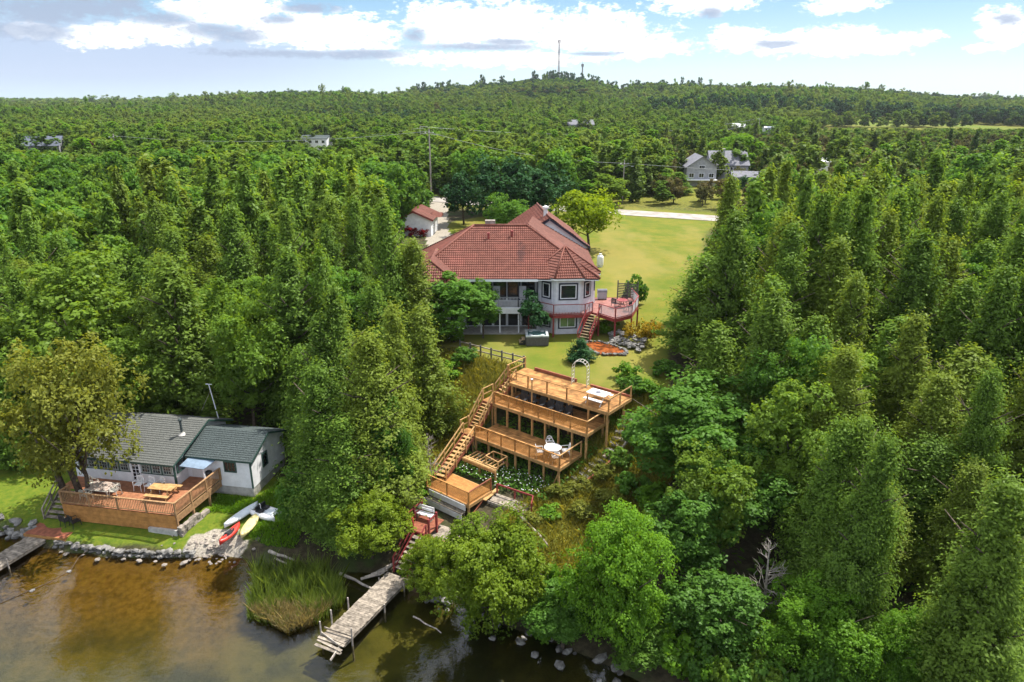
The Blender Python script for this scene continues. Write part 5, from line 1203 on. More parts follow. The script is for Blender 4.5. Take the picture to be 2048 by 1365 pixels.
def fit(C, h, r):
    C = C.copy(); C[:, 2] *= h / np.percentile(C[:, 2], 99.7); C[:, :2] *= r / np.percentile(np.hypot(C[:, 0], C[:, 1]), 97); return C
def cedar_cloud(rs_, h, r, nb, per, base=.06):
    """narrow rounded cone of upswept sprays; returns centres, normals, tint"""
    t = rs_.beta(1.05, 1.35, nb) * (1 - base) + base; a = rs_.uniform(0, 2 * np.pi, nb)
    ph = rs_.uniform(0, 6.28, 4)
    def prof(t, a):
        f = np.clip((1 - t) / .80, 0, 1) ** .94 * (.72 + .28 * np.clip(t / .2, 0, 1))
        return r * f * (1 + .16 * np.sin(2 * a + ph[0] + 5 * t) + .12 * np.sin(3 * a + ph[1] - 9 * t) + .10 * np.sin(t * 26 + ph[2] + a))
    rad = prof(t, a) * rs_.uniform(.58, 1.14, nb); ct_ = rs_.uniform(0, 1, nb)
    P_ = np.stack([rad * np.cos(a), rad * np.sin(a), t * h], 1)
    D_ = np.stack([np.cos(a), np.sin(a), np.full(nb, .75)], 1); D_ /= np.linalg.norm(D_, axis=1, keepdims=True)
    k = np.repeat(np.arange(nb), per); n = len(k); s = rs_.normal(0, 1, (n, 3)); size = (.12 + .19 * rs_.random(nb))[k][:, None] * r / 2.0
    ax = (s * D_[k]).sum(1, keepdims=True) * D_[k]
    C = P_[k] + (s + ax * .9) * size + np.array([0, 0, .1]); N_ = D_[k] * .7 + s * .35; N_ /= np.linalg.norm(N_, axis=1, keepdims=True)
    C[:, 2] = np.clip(C[:, 2], .25, None)
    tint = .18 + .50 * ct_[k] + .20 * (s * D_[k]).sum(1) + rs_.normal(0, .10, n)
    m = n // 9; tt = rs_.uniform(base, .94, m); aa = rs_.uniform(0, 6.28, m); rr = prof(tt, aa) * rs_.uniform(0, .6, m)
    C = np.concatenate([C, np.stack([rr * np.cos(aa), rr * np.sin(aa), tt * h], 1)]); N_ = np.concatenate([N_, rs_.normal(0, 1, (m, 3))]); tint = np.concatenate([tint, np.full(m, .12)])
    return fit(C, h, r), N_ + np.array([0, 0, .45]), tint
def broad_cloud(rs_, h, r, lobes, per, base=.18):
    cz = h * (.5 + base / 2); hz = h * (1 - base) / 2
    d = rs_.normal(0, 1, (lobes, 3)); d /= np.linalg.norm(d, axis=1, keepdims=True); d[:, 2] = d[:, 2] * .95 + .12
    q = rs_.uniform(.25, .98, lobes)[:, None] ** .8; Lc = d * q * np.array([r, r, hz]) + np.array([0, 0, cz])
    Lr = r * rs_.uniform(.17, .38, lobes); lt = rs_.uniform(0, 1, lobes)
    k = np.repeat(np.arange(lobes), per); n = len(k); s = rs_.normal(0, 1, (n, 3)); s[:, 2] += .35; s /= np.linalg.norm(s, axis=1, keepdims=True)
    # leaf clusters bunch on twigs so the surface breaks up
    tw = rs_.normal(0, 1, (lobes, 26, 3)); tw[:, :, 2] += .3; tw /= np.linalg.norm(tw, axis=2, keepdims=True)
    j = rs_.integers(0, 26, n); tl = rs_.uniform(.74, 1.38, (lobes, 26)); s = s * .29 + tw[k, j]; s /= np.linalg.norm(s, axis=1, keepdims=True)
    rad = (Lr[k] * tl[k, j] * rs_.uniform(.74, 1.10, n))[:, None]; C = Lc[k] + s * rad * np.array([1, 1, .85])
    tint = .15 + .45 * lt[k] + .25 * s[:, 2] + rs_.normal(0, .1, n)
    N_ = s * .6 + np.array([0, 0, .5]); C[:, 2] = np.maximum(C[:, 2], .15); return fit(C, h, r), N_, tint
def trunk_mesh(name, h, r, limbs=0, seed=1, spread=1.0, lo=.3):
    rs_ = random.Random(seed); m = MB(); m.tube([(rs_.uniform(-.05, .05) * i, rs_.uniform(-.05, .05) * i, -.4 + (h + .4) * i / 6) for i in range(7)], [r * (1.15 - .16 * i) for i in range(7)], 7)
    for i in range(limbs):
        z = h * rs_.uniform(lo, .85); a = rs_.uniform(0, 6.28); e = spread * rs_.uniform(.55, 1.0)
        m.tube([(0, 0, z), (e * .5 * math.cos(a), e * .5 * math.sin(a), z + e * .3), (e * math.cos(a), e * math.sin(a), z + e * .75)], [r * .45, r * .3, r * .1], 5)
    return m.mesh(name, M['bark'], True)
class Kind:
    def __init__(s, name, cat, h, r): s.name, s.cat, s.h, s.r, s.v = name, cat, h, r, []
def make_kind(name, cat, form, mat, h, r, nvar, n1, n2, L_, Wd, seed, base=.06, trunkr=.16, limbs=0, up=0.0):
    k = Kind(name, cat, h, r)
    for i in range(nvar):
        rs_ = np.random.default_rng(seed + i)
        C, N_, tint = (cedar_cloud if form == 'c' else broad_cloud)(rs_, h, r, n1, n2, base)
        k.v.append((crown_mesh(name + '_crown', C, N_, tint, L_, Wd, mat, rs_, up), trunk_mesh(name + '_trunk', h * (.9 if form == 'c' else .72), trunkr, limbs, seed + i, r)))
    return k
K = {}
K['cedar'] = make_kind('cedar_tree', 'cedar', 'c', M['cedar'], 12.0, 2.1, 6, 330, 76, .25, .11, 10, .05, .17, 16, up=.8)
K['cedar_n'] = make_kind('cedar_tree', 'cedar', 'c', M['cedar'], 12.0, 2.1, 3, 420, 105, .17, .08, 25, .05, .17, 18, up=.8)
K['cedar_m'] = make_kind('cedar_tree', 'cedar', 'c', M['cedar'], 12.0, 2.1, 5, 230, 22, .52, .24, 40, .05, .17, 0, up=.8)
K['broad'] = make_kind('broadleaf_tree', 'tree', 'b', M['broad'], 10.0, 3.2, 6, 52, 400, .23, .17, 70, .16, .17, 9)
K['broad_m'] = make_kind('broadleaf_tree', 'tree', 'b', M['broad'], 10.0, 3.2, 5, 34, 130, .50, .38, 100, .14, .17, 4)
K['bright'] = make_kind('broadleaf_tree', 'tree', 'b', M['bright'], 7.0, 3.2, 3, 60, 760, .155, .105, 130, .10, .14, 12)
K['lime'] = make_kind('broadleaf_tree', 'tree', 'b', M['lime'], 7.0, 3.2, 2, 60, 760, .155, .105, 137, .08, .14, 12)
K['olive'] = make_kind('broadleaf_tree', 'tree', 'b', M['olive'], 10.0, 4.4, 1, 64, 300, .24, .15, 145, .22, .17, 14)
K['scrub'] = make_kind('juniper_tree', 'juniper', 'b', M['scrub'], 6.0, 1.9, 4, 26, 90, .40, .20, 160, .04, .12, 3)
K['locust'] = make_kind('locust_tree', 'tree', 'b', M['locust'], 8.5, 4.2, 1, 46, 170, .40, .24, 190, .28, .18, 12)
K['dark'] = make_kind('broadleaf_tree', 'tree', 'b', M['darkleaf'], 10.0, 4.0, 2, 40, 170, .45, .33, 200, .10, .2, 6)
K['small'] = make_kind('ornamental_tree', 'tree', 'b', M['darkleaf'], 4.0, 1.4, 1, 22, 160, .24, .14, 220, .16, .07, 6)
K['cone'] = make_kind('conical_evergreen', 'evergreen', 'c', M['darkleaf'], 3.0, 1.0, 1, 200, 26, .17, .09, 230, .02, .06, 0, up=.8)
K['shrub'] = make_kind('shrub', 'shrub', 'b', M['broad'], 1.8, 1.3, 3, 16, 150, .22, .15, 240, .0, .04, 3)
K['shrub_b'] = make_kind('shrub', 'shrub', 'b', M['bright'], 1.8, 1.3, 2, 16, 150, .22, .15, 250, .0, .04, 3)
K['olive_s'] = make_kind('shrub', 'shrub', 'b', M['olive'], 1.8, 1.3, 2, 16, 150, .20, .12, 255, .0, .04, 3)
K['shrub_r'] = make_kind('flowering_shrub', 'shrub', 'b', M['shrubred'], 1.8, 1.3, 1, 16, 90, .22, .16, 260, .0, .04, 3)
K['shrub_a'] = make_kind('ornamental_shrub', 'shrub', 'b', M['autumn'], 1.6, 1.5, 1, 18, 130, .18, .12, 270, .0, .04, 3)
K['burg'] = make_kind('burgundy_tree', 'tree', 'b', M['burgundy'], 5.0, 2.0, 1, 22, 80, .5, .4, 280, .05, .1, 2)

def plant(kind, x, y, h, r, label, group=None, var=None, z=None, rz=None, lean=0.0):
    k = K[kind]; v = k.v[random.randrange(len(k.v)) if var is None else var % len(k.v)]
    e = empty(k.name, (x, y, (H(x, y) if z is None else z) - .05), random.uniform(0, 6.28) if rz is None else rz, label, k.cat, group)
    e.rotation_euler[0] = random.gauss(0, .025) + lean; e.rotation_euler[1] = random.gauss(0, .025)
    s = r / k.r; e.scale = (s, s * random.uniform(.92, 1.08), h / k.h)
    link('crown', v[0], e); link('trunk', v[1], e); return e
PLACED = []                                                                              # (x, y, r) of every tree
def hero(kind, u, v, D_, wpx, label, group=None, base=None, hmul=1.0, **kw):
    """a tree whose tip shows at (u, v) in the photograph and which stands D_ metres out"""
    r = ray(u, v); x = r.x / r.y * D_; zt = CAM_H + D_ * r.z / r.y; zb = H(x, D_) if base is None else base
    s = proj(x, D_, (zt + zb) / 2)[2]; PLACED.append((x, D_, wpx / 2 / s)); return plant(kind, x, D_, (zt - zb) * hmul, wpx / 2 / s, label, group, z=zb, **kw)
# nearest trees, each with its own look
hero('bright', 1245, 1028, 29.9, 215, 'bright green maple leaning over the water at the bottom, right of two', var=0)
hero('lime', 990, 1040, 31.8, 245, 'yellow green maple overhanging the dock foot below the lowest deck', var=1)
hero('lime', 860, 1080, 34.6, 120, 'small yellow green sapling crown touching the dock head', var=2)
hero('bright', 1640, 1185, 28.0, 215, 'light green leafy sapling at the bottom right between tall cedars', var=2)
hero('cedar_n', 1690, 700, 38, 165, 'tall slim cedar with a pointed tip standing out at right of centre', var=0)
hero('cedar_n', 1868, 880, 35, 195, 'large yellowish cedar in the right foreground with dead twigs', var=1)
hero('cedar_n', 1985, 1240, 27.5, 130, 'small yellowish cedar tip at the bottom right corner', var=2)
hero('cedar_n', 2052, 1120, 34, 120, 'cedar cut by the right edge of the picture near the bottom', var=3)
hero('broad', 1390, 770, 41, 260, 'dark green broadleaf tree right of the rustic slope steps', var=0)
hero('broad', 1500, 900, 36.5, 190, 'dense broadleaf tree at lower right beside the slim pointed cedar', var=1)
hero('broad', 1370, 985, 33.5, 190, 'mid green broadleaf tree behind the bright waterside maple', var=2)
hero('cedar_n', 1780, 985, 33, 150, 'shaded slim cedar between two larger ones in the right foreground', var=2)
hero('cedar', 1420, 515, 57, 165, 'broad pale cedar at the right edge of the lawn in front of the house deck', var=4)
hero('cedar', 1545, 560, 50, 150, 'cedar just right of the broad pale lawn edge cedar', var=5)
hero('cedar', 1640, 640, 44, 140, 'cedar behind and left of the slim pointed one', var=1)
hero('cedar', 1800, 640, 44, 160, 'tall cedar in the middle of the right hand stand', var=0)
hero('cedar', 1945, 700, 41, 170, 'big cedar near the right edge above the yellowish one', var=2)
hero('cedar_n', 740, 672, 41, 190, 'tall yellowish cedar with a bare lower trunk beside the dock', var=0)
hero('cedar_n', 640, 735, 40.6, 165, 'broad dense cedar right of the cottage annex', var=4)
hero('cedar_n', 680, 830, 39.2, 170, 'lower cedar in front of the tall dock cedar, nearest the reeds', var=3)
hero('broad', 600, 930, 40.0, 110, 'low leafy bush tree behind the reeds right of the kayaks', var=5)
hero('lime', 735, 985, 37.6, 160, 'yellow green leafy crown low over the shore left of the dock', var=0)
hero('broad', 770, 800, 40.5, 100, 'small leafy tree against the trunk of the dock cedar', var=2)
hero('cedar', 850, 620, 50, 120, 'cedar left of the stairs at the foot of the lawn slope', var=3)
hero('cedar', 565, 505, 54, 150, 'tall cedar with a sunlit rounded tip behind the cottage annex', var=1)
hero('cedar', 330, 518, 53, 165, 'broad sunlit cedar standing behind the cottage roof', var=2)
hero('broad', 475, 600, 52, 140, 'shadowy broadleaf tree between two sunlit cedars behind the cottage', var=1)
hero('broad', 110, 515, 55, 270, 'wide bright broadleaf tree at the far left above the yellowish one', var=3)
hero('cedar', 660, 610, 50, 130, 'cedar right behind the tall dock cedar', var=5)
hero('cedar', 800, 500, 60, 130, 'cedar left of the house roof end', var=4)
hero('broad', 700, 358, 88, 150, 'round bright broadleaf tree rising among cedars left of the garage', var=5)
hero('broad', 905, 545, 60.8, 165, 'leafy tree against the left end of the house balcony', var=4)
hero('broad', 965, 560, 61.8, 70, 'narrow leafy tree in front of the left part of the balcony', var=2)
hero('small', 1062, 585, 61.6, 72, 'small dark ornamental tree in front of the house between balcony and turret')
hero('cone', 1162, 676, 55.8, 56, 'small dense conical evergreen beside the rust red pond')
hero('locust', 1182, 380, 101, 138, 'yellow green feathery tree right of the house roof')
hero('cedar', 822, 480, 59.0, 105, 'cedar covering the left end of the house roof', var=2)
hero('broad', 1130, 1180, 30.2, 150, 'low green tree filling the gap between the two waterside maples', var=1)
hero('broad', 1440, 1150, 29.5, 200, 'dark leafy tree above the fallen logs at lower right', var=4)
hero('broad', 1290, 1262, 28.7, 140, 'low dark leafy tree over the rocks under the right maple', var=3)
hero('bright', 1810, 1230, 27.0, 150, 'leafy light green bush tree beside the large yellowish cedar', var=0)
hero('dark', 1010, 312, 117, 130, 'tall dark broadleaf tree directly behind the house roof', var=0)
hero('dark', 1080, 330, 122, 120, 'dark tree behind the house roof, right of the tallest dark one', var=1)
hero('dark', 925, 345, 124, 88, 'dark tree at the bend of the driveway right of the garage', var=1)
hero('broad', 1015, 390, 104, 90, 'green tree just behind the house roof ridge', var=1)
hero('broad_m', 1225, 350, 146, 80, 'green tree left of the roadside utility pole', var=0)
hero('bright', 1470, 268, 225, 95, 'rounded light green tree behind the grey house', var=1)
hero('burg', 183, 284, 200, 26, 'small burgundy leaved tree right of the blue roofed house')
hero('dark', 1490, 352, 165, 36, 'dark bushy tree in front of the grey house outbuilding', var=0)
hero('cedar_m', 1360, 345, 165, 60, 'green conifer left of the grey house', var=1)
# yellowish tree over the cottage deck, on two visible trunks
yt = hero('olive', 108, 688, 42.3, 250, 'large yellowish broadleaf tree hanging over the left end of the cottage deck', var=5, base=1.0)
for i, (a, b) in enumerate(((-30.7, 42.3), (-29.9, 42.6))):
    MB().tube([(a - yt.location.x, b - yt.location.y, -.1), (a - .5 - yt.location.x, b - yt.location.y, 3.2), (a - 1.8 - yt.location.x, b + .2 - yt.location.y, 6.5)], [.24, .20, .12], 8).build('trunk', M['bark'], yt, smooth=True).matrix_parent_inverse = (Matrix.Diagonal((yt.scale[0], yt.scale[1], yt.scale[2], 1)).inverted() @ yt.rotation_euler.to_matrix().to_4x4().inverted())
# shrubs
def shrub(kind, u, v, z, h, r, label, group=None):
    p = at(u, v, z); return plant(kind, p.x, p.y, h, r, label, group)
shrub('shrub_r', 822, 470, 7.2, 1.7, 1.3, 'crimson flowering shrub against the left of the garage wall'); shrub('shrub_r', 845, 472, 7.2, 1.4, .9, 'crimson flowering shrub at the middle of the garage wall')
shrub('shrub_a', 1285, 685, 7.0, 2.2, 1.6, 'orange and yellow shrub on the right side of the pond rockery'); shrub('shrub_a', 1308, 668, 7.0, 1.2, .9, 'small yellow shrub behind the orange one by the rockery')
shrub('shrub', 1268, 610, 7.0, 3.4, 1.3, 'rounded dark green bush behind the right end of the red deck'); shrub('shrub_b', 1195, 662, 6.95, .8, .8, 'low leafy plant with pale blossoms at the foot of the red stairs')
for i, (u, v, lb) in enumerate(((1215, 668, 'low green plant at the back of the pond'), (1330, 740, 'green bush at the lawn edge under the pale cedar'), (1290, 800, 'leafy bush right of the topmost deck corner'), (1262, 830, 'leafy bush at the right end of the second deck'), (1250, 760, 'green bush at the lawn edge behind the topmost deck'),
        (905, 700, 'green bush at the left end of the lawn fence'), (905, 800, 'leafy bush left of the middle stair flight'), (930, 760, 'yellowish bush on the slope left of the top stairs'), (835, 985, 'leafy bush left of the lowest deck'), (820, 930, 'leafy bush left of the long stairs foot'))):
    shrub('shrub' if i % 2 else 'shrub_b', u, v, [6.9, 6.9, 6.2, 4.8, 6.9, 6.0, 3.8, 5.0, 1.6, 2.2][i], 1.4, 1.2, lb)
# ------------------------------------------------------------------ scattered stands
def shield(poly, dmax): return (poly, dmax)
SHIELDS = [
 shield([(855, 500), (960, 435), (1065, 425), (1110, 470), (1205, 520), (1240, 430), (1400, 435), (1395, 520), (1350, 600), (1320, 700), (1260, 760), (1255, 850), (1180, 960), (1100, 1010), (1020, 1060), (870, 1050), (860, 960), (940, 840), (1000, 740), (935, 700), (960, 640), (900, 560)], 100),
 shield([(800, 415), (870, 415), (880, 440), (880, 480), (815, 460)], 112), shield([(868, 380), (888, 380), (888, 430), (868, 430)], 155),
 shield([(1205, 408), (1425, 412), (1430, 436), (1400, 440), (1205, 425)], 140),
 shield([(1360, 296), (1510, 296), (1510, 356), (1365, 356)], 184), shield([(60, 275), (128, 275), (128, 302), (60, 302)], 255), shield([(605, 272), (662, 272), (662, 290), (605, 290)], 280),
 shield([(1130, 240), (1185, 240), (1185, 252), (1130, 252)], 390), shield([(1465, 252), (1490, 252), (1490, 264), (1465, 264)], 390), shield([(1525, 258), (1545, 258), (1545, 268), (1525, 268)], 390), shield([(1630, 322), (1652, 322), (1652, 332), (1630, 332)], 200),
 shield([(200, 880), (270, 835), (400, 840), (545, 865), (540, 1000), (545, 1060), (500, 1130), (300, 1110), (100, 1110), (0, 1150), (0, 1010), (130, 985), (190, 935)], 46.5),
 shield([(640, 1365), (640, 1270), (740, 1130), (800, 1050), (860, 1050), (860, 1120), (720, 1365)], 38),
 shield([(1640, 236), (2048, 236), (2048, 256), (1640, 254)], 500), shield([(1246, 322), (1254, 322), (1254, 405), (1246, 405)], 150)]
def blocked(x, y, h, r, zb):
    for poly, dmax in SHIELDS:
        if y > dmax: continue
        P_ = []
        for t in (.1, .3, .5, .7, .86, 1.0):
            u, v, s = proj(x, y, zb + h * t); w = r * s * (1.0 if t < .8 else .5)
            P_ += [(u, v), (u - w, v), (u + w, v)]
        P_ = np.array(P_)
        if inpoly(P_[:, 0], P_[:, 1], poly).any(): return True
    return False
NOGO = [LAWN, COTLAWN, DRIVE, ROUGH1, ROUGH2, FIELD, [(-10.5, 60), (-10.5, 78), (9, 90), (9, 60)], [(-31.9, 42), (-18, 40), (-17, 50), (-32, 51)]]
rs2 = random.Random(21); cand = []
def scatter(y0, y1, sp_fn, pick):
    y = y0
    while y < y1:
        s = sp_fn(y); half = y * .86 + 6; x = -half
        while x < half:
            px, py = x + rs2.uniform(-.42, .42) * s, y + rs2.uniform(-.42, .42) * s; cand.append((px, py, s)); x += s
        y += s * .88
    return cand
scatter(20, 430, lambda y: 3.9 if y < 60 else 4.1 if y < 100 else 4.6 if y < 200 else 6.5, None)
cx_ = np.array([c[0] for c in cand]); cy_ = np.array([c[1] for c in cand]); dd_ = sdist(cx_, cy_); ok = dd_ > 2.5
for poly in NOGO: ok &= ~inpoly(cx_, cy_, poly)
ok &= ~((np.abs((cy_ - 139.0) + .48 * (cx_ - 19.0)) / 1.11 < 6.5) & (cy_ > 80))
ok &= ~((np.abs((cy_ - 139.0) + .48 * (cx_ - 19.0)) / 1.11 < 13) & (cx_ > 16) & (cx_ < 42) & (cy_ > 80))
hz = hgt(cx_, cy_); trees = []
for i in np.nonzero(ok)[0]:
    x, y, s = float(cx_[i]), float(cy_[i]), cand[i][2]
    if any((x - a) ** 2 + (y - b) ** 2 < (min(rr, 2.6) * .62 + .9) ** 2 for a, b, rr in PLACED): continue
    u, v, sc_ = proj(x, y, hz[i]); q = rs2.random()
    if y > 200 and u > 1250 and math.sin(x * .05 + 2 * math.sin(y * .02)) + math.sin(y * .045 + 1) > 1.25: continue
    nn = math.sin(x * .11 + 1.3) * math.sin(y * .09 + .4) + rs2.uniform(-.5, .5)
    if y > 95 and u > 1330 and y < 330: k = 'scrub' if q < .72 else 'cedar' if q < .84 else 'broad'
    elif y > 95: k = 'broad' if nn > (-.25 if y < 130 else -.62) else ('cedar' if q < .75 else 'scrub')
    elif u > 1250: k = 'cedar' if q < .84 else 'broad'
    else: k = 'cedar' if nn < .42 else 'broad'
    if k == 'cedar': h, r = rs2.uniform(9.0, 14.5), rs2.uniform(1.8, 2.7)
    elif k == 'scrub': h, r = rs2.uniform(4.0, 7.0), rs2.uniform(1.5, 2.3)
    else: h, r = rs2.uniform(7.5, 11.5), rs2.uniform(2.2, 3.4)
    if y > 95 and k == 'cedar': h *= .82
    if y > 120 and k == 'broad': h, r = rs2.uniform(6.5, 12.5), rs2.uniform(2.8, 4.6)
    if y < 40: h *= .85
    if blocked(x, y, h, r, hz[i]):
        h2 = h * .55
        if k == 'broad' and not blocked(x, y, h2, r * .6, hz[i]): h, r = h2, r * .6
        else: continue
    if abs(u - 1024) > 1024 + 260: 
        if y > 60: continue
    trees.append((y, x, k, h, r, float(hz[i]), u, v))
trees.sort()
ORD = ['first', 'second', 'third', 'fourth', 'fifth', 'sixth', 'seventh', 'eighth', 'ninth', 'tenth', 'eleventh', 'twelfth', 'thirteenth', 'fourteenth', 'fifteenth', 'sixteenth', 'seventeenth', 'eighteenth', 'nineteenth', 'twentieth']
def ordinal(i):
    if i < 20: return ORD[i]
    t = {2: 'twenty', 3: 'thirty', 4: 'forty', 5: 'fifty', 6: 'sixty', 7: 'seventy', 8: 'eighty', 9: 'ninety'}[(i + 1) // 10]
    return t[:-1] + 'ieth' if (i + 1) % 10 == 0 else t + '-' + ORD[(i + 1) % 10 - 1]
NM = {'cedar': 'cedar', 'broad': 'broadleaf tree', 'scrub': 'juniper'}
def stand(y, u):
    if y < 95:
        if u < 560: return 'behind the cottage'
        if u < 960: return 'left of the red-roofed house'
        if y < 48: return 'on the lower right shore'
        return 'right of the lawn'
    if u < 820: return 'of far left woods'
    if u < 1330: return 'behind the house'
    return 'around the grey house'
cnt = {'cedar': 28, 'broad': 30, 'scrub': 0}; LIM = {'cedar': 298, 'broad': 296, 'scrub': 298}; rest = []; kept = {}
for (y, x, k, h, r, z, u, v) in trees:
    if cnt[k] < LIM[k] and abs(u - 1024) < 1024 + 120:
        cnt[k] += 1; kept.setdefault((stand(y, u), k), []).append((y, x, h, r, z, u))
    else: rest.append((x, y, z, k, h, r))
for (st_, k), lst in kept.items():
    for row in range(0, len(lst), 8):
        blk_ = sorted(lst[row:row + 8], key=lambda q: q[5])
        for i, (y, x, h, r, z, u) in enumerate(blk_):
            kk = 'cedar_n' if (k == 'cedar' and y < 40) else k if (k == 'scrub' or y < 70) else k + '_m'
            plant(kk, x, y, h, r, f'{ordinal(i)} {NM[k]} from the left in the {ordinal(row // 8)} row {st_}', f'{NM[k]}s {st_}', z=z)
print('TREES', cnt, 'rest', len(rest))
# ------------------------------------------------------------------ far woods: stuff, instanced
def far_variant(form, mat, h, r, n1, n2, L_, Wd, seed):
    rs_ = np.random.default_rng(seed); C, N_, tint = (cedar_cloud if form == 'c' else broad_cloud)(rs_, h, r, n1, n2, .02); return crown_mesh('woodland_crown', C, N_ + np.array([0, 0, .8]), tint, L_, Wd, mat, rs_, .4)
FV = [far_variant('b', M['farbroad'], 10, 3.2, 24, 90, .7, .5, 301), far_variant('b', M['farbroad'], 10, 3.4, 22, 90, .7, .5, 302), far_variant('b', M['farbroad'], 10, 3.0, 26, 80, .7, .5, 303),
      far_variant('c', M['farconifer'], 10, 1.9, 90, 18, .7, .36, 304), far_variant('c', M['farconifer'], 10, 2.1, 90, 18, .7, .36, 305),
      far_variant('b', M['scrub'], 10, 3.4, 20, 50, .85, .5, 306), far_variant('b', M['darkleaf'], 10, 3.2, 18, 50, 1.0, .75, 307), far_variant('b', M['bright'], 10, 3.2, 22, 90, .7, .5, 308)]
fcol = bpy.data.collections.new('woodland_sources')
for i, me_ in enumerate(FV): fcol.objects.link(bpy.data.objects.new('woodland_source_%02d' % i, me_))
def scatter_tree():
    g = bpy.data.node_groups.new('woodland_scatter', 'GeometryNodeTree'); g.interface.new_socket('Geometry', in_out='INPUT', socket_type='NodeSocketGeometry'); g.interface.new_socket('Geometry', in_out='OUTPUT', socket_type='NodeSocketGeometry')
    n = g.nodes; l = g.links; gi, go = n.new('NodeGroupInput'), n.new('NodeGroupOutput'); ip = n.new('GeometryNodeInstanceOnPoints'); ci = n.new('GeometryNodeCollectionInfo')
    ci.inputs['Collection'].default_value = fcol; ci.inputs['Separate Children'].default_value = True; ci.inputs['Reset Children'].default_value = True
    def attr(nm, typ):
        a = n.new('GeometryNodeInputNamedAttribute'); a.data_type = typ; a.inputs[0].default_value = nm; return [o for o in a.outputs if o.enabled][0]
    l.new(gi.outputs[0], ip.inputs['Points']); l.new(ci.outputs[0], ip.inputs['Instance']); ip.inputs['Pick Instance'].default_value = True
    l.new(attr('pick', 'INT'), ip.inputs['Instance Index']); l.new(attr('turn', 'FLOAT_VECTOR'), ip.inputs['Rotation']); l.new(attr('size', 'FLOAT_VECTOR'), ip.inputs['Scale']); l.new(ip.outputs[0], go.inputs[0]); return g
GN = scatter_tree()
def woods(name, pts, label):
    """pts: x, y, z, pick, h, r"""
    me_ = bpy.data.meshes.new(name); n = len(pts); me_.vertices.add(n); A = np.array(pts, float); me_.vertices.foreach_set('co', A[:, :3].astype(np.float32).ravel())
    a = me_.attributes.new('pick', 'INT', 'POINT'); a.data.foreach_set('value', A[:, 3].astype(np.int32))
    rt = np.zeros((n, 3), np.float32); rt[:, 2] = rng.uniform(0, 6.28, n); a = me_.attributes.new('turn', 'FLOAT_VECTOR', 'POINT'); a.data.foreach_set('vector', rt.ravel())
    sz = np.stack([A[:, 5] / 3.2, A[:, 5] / 3.2, A[:, 4] / 10.0], 1).astype(np.float32); a = me_.attributes.new('size', 'FLOAT_VECTOR', 'POINT'); a.data.foreach_set('vector', sz.ravel())
    o = link(name, me_); md = o.modifiers.new('scatter', 'NODES'); md.node_group = GN; tag(o, label, 'woods', kind='stuff'); return o
pk = {'cedar': (3, 4), 'broad': (0, 1, 2, 0, 1, 2, 7), 'scrub': (5,)}
woods('woodland', [(x, y, z - .1, rs2.choice(pk[k]), h, r * (1.7 if k == 'cedar' else 1)) for (x, y, z, k, h, r) in rest], 'mixed woods around and beyond the houses')
far = []
def farring(y0, y1, sp_, hs_):
    y = y0
    while y < y1:
        half = y * 1.05; n = int(2 * half / sp_); xs_ = np.linspace(-half, half, n) + rng.uniform(-.45, .45, n) * sp_; yy_ = y + rng.uniform(-.45, .45, n) * sp_; zz = hgt(xs_, yy_)
        inf = inpoly(xs_, yy_, FIELD)
        for x, yq, z, f in zip(xs_, yy_, zz, inf):
            if f or (math.sin(x * .021 + 3 * math.sin(yq * .009 + 2)) + math.sin(yq * .017 + 2 * math.sin(x * .011)) > 1.62 and yq < 900 and rs2.random() < .8): continue
            u, v, _ = proj(x, yq, z); q = rs2.random(); pn = math.sin(x * .013 + 2.1 * math.sin(yq * .006)) + math.sin(yq * .019 + 1.7 * math.sin(x * .008 + 1)) + rs2.uniform(-.7, .7); band = 1300 < u < 2100 and 560 < yq < 660
            h = rs2.uniform(.6, 1.3) * hs_ * (1.35 if q > .96 else 1) * (1 + .12 * pn)
            if blocked(x, yq, h, 3.2, z): h *= .45
            if yq < 545 and u > 1620 and blocked(x, yq, h, 3.2, z): continue
            dk_ = 6 if (band and q < .8) or (yq > 1000 and q < .75 and (u > 1240 or (840 < u < 1235) or 520 < u < 745)) or (q < .45 and pn < -1.1) else None
            p = dk_ if dk_ is not None else rs2.choice((3, 4, 5, 0) if pn < -1.5 else (0, 1, 2, 2) if pn < .9 else (0, 1, 7, 7))
            far.append((x, yq, z - .3, p, h * (1.15 if band else 1), rs2.uniform(2.8, 4.4) * (1.4 if p in (3, 4) else 1) * sp_ / 6.5 * .95))
        y += sp_ * .9
farring(430, 760, 6.8, 10.5); farring(760, 1300, 9.5, 12.5); farring(1300, 2300, 22, 15)
print('FAR', len(far))
woods('distant_woodland', far, 'distant wooded hills reaching to the horizon')
far2 = [(x, y, H(x, y) - .3, 6, rs2.choice((9, 12, 15, 18, 22, 27)) * rs2.uniform(.85, 1.1), rs2.uniform(3.0, 5.5)) for x, y in [(1120 / 1400 * (ray(u, 170).x / ray(u, 170).y) * 0 + ray(u, 170).x / ray(u, 170).y * 1125 + rs2.gauss(0, 6), 1125 + rs2.gauss(0, 14)) for u in [rs2.choice([rs2.gauss(1135, 34), rs2.gauss(1170, 30), rs2.gauss(1100, 8), rs2.gauss(1330, 60), rs2.gauss(930, 60)]) for _ in range(150)]]]
woods('hilltop_grove', far2, 'dark grove of tall trees round the radio towers')
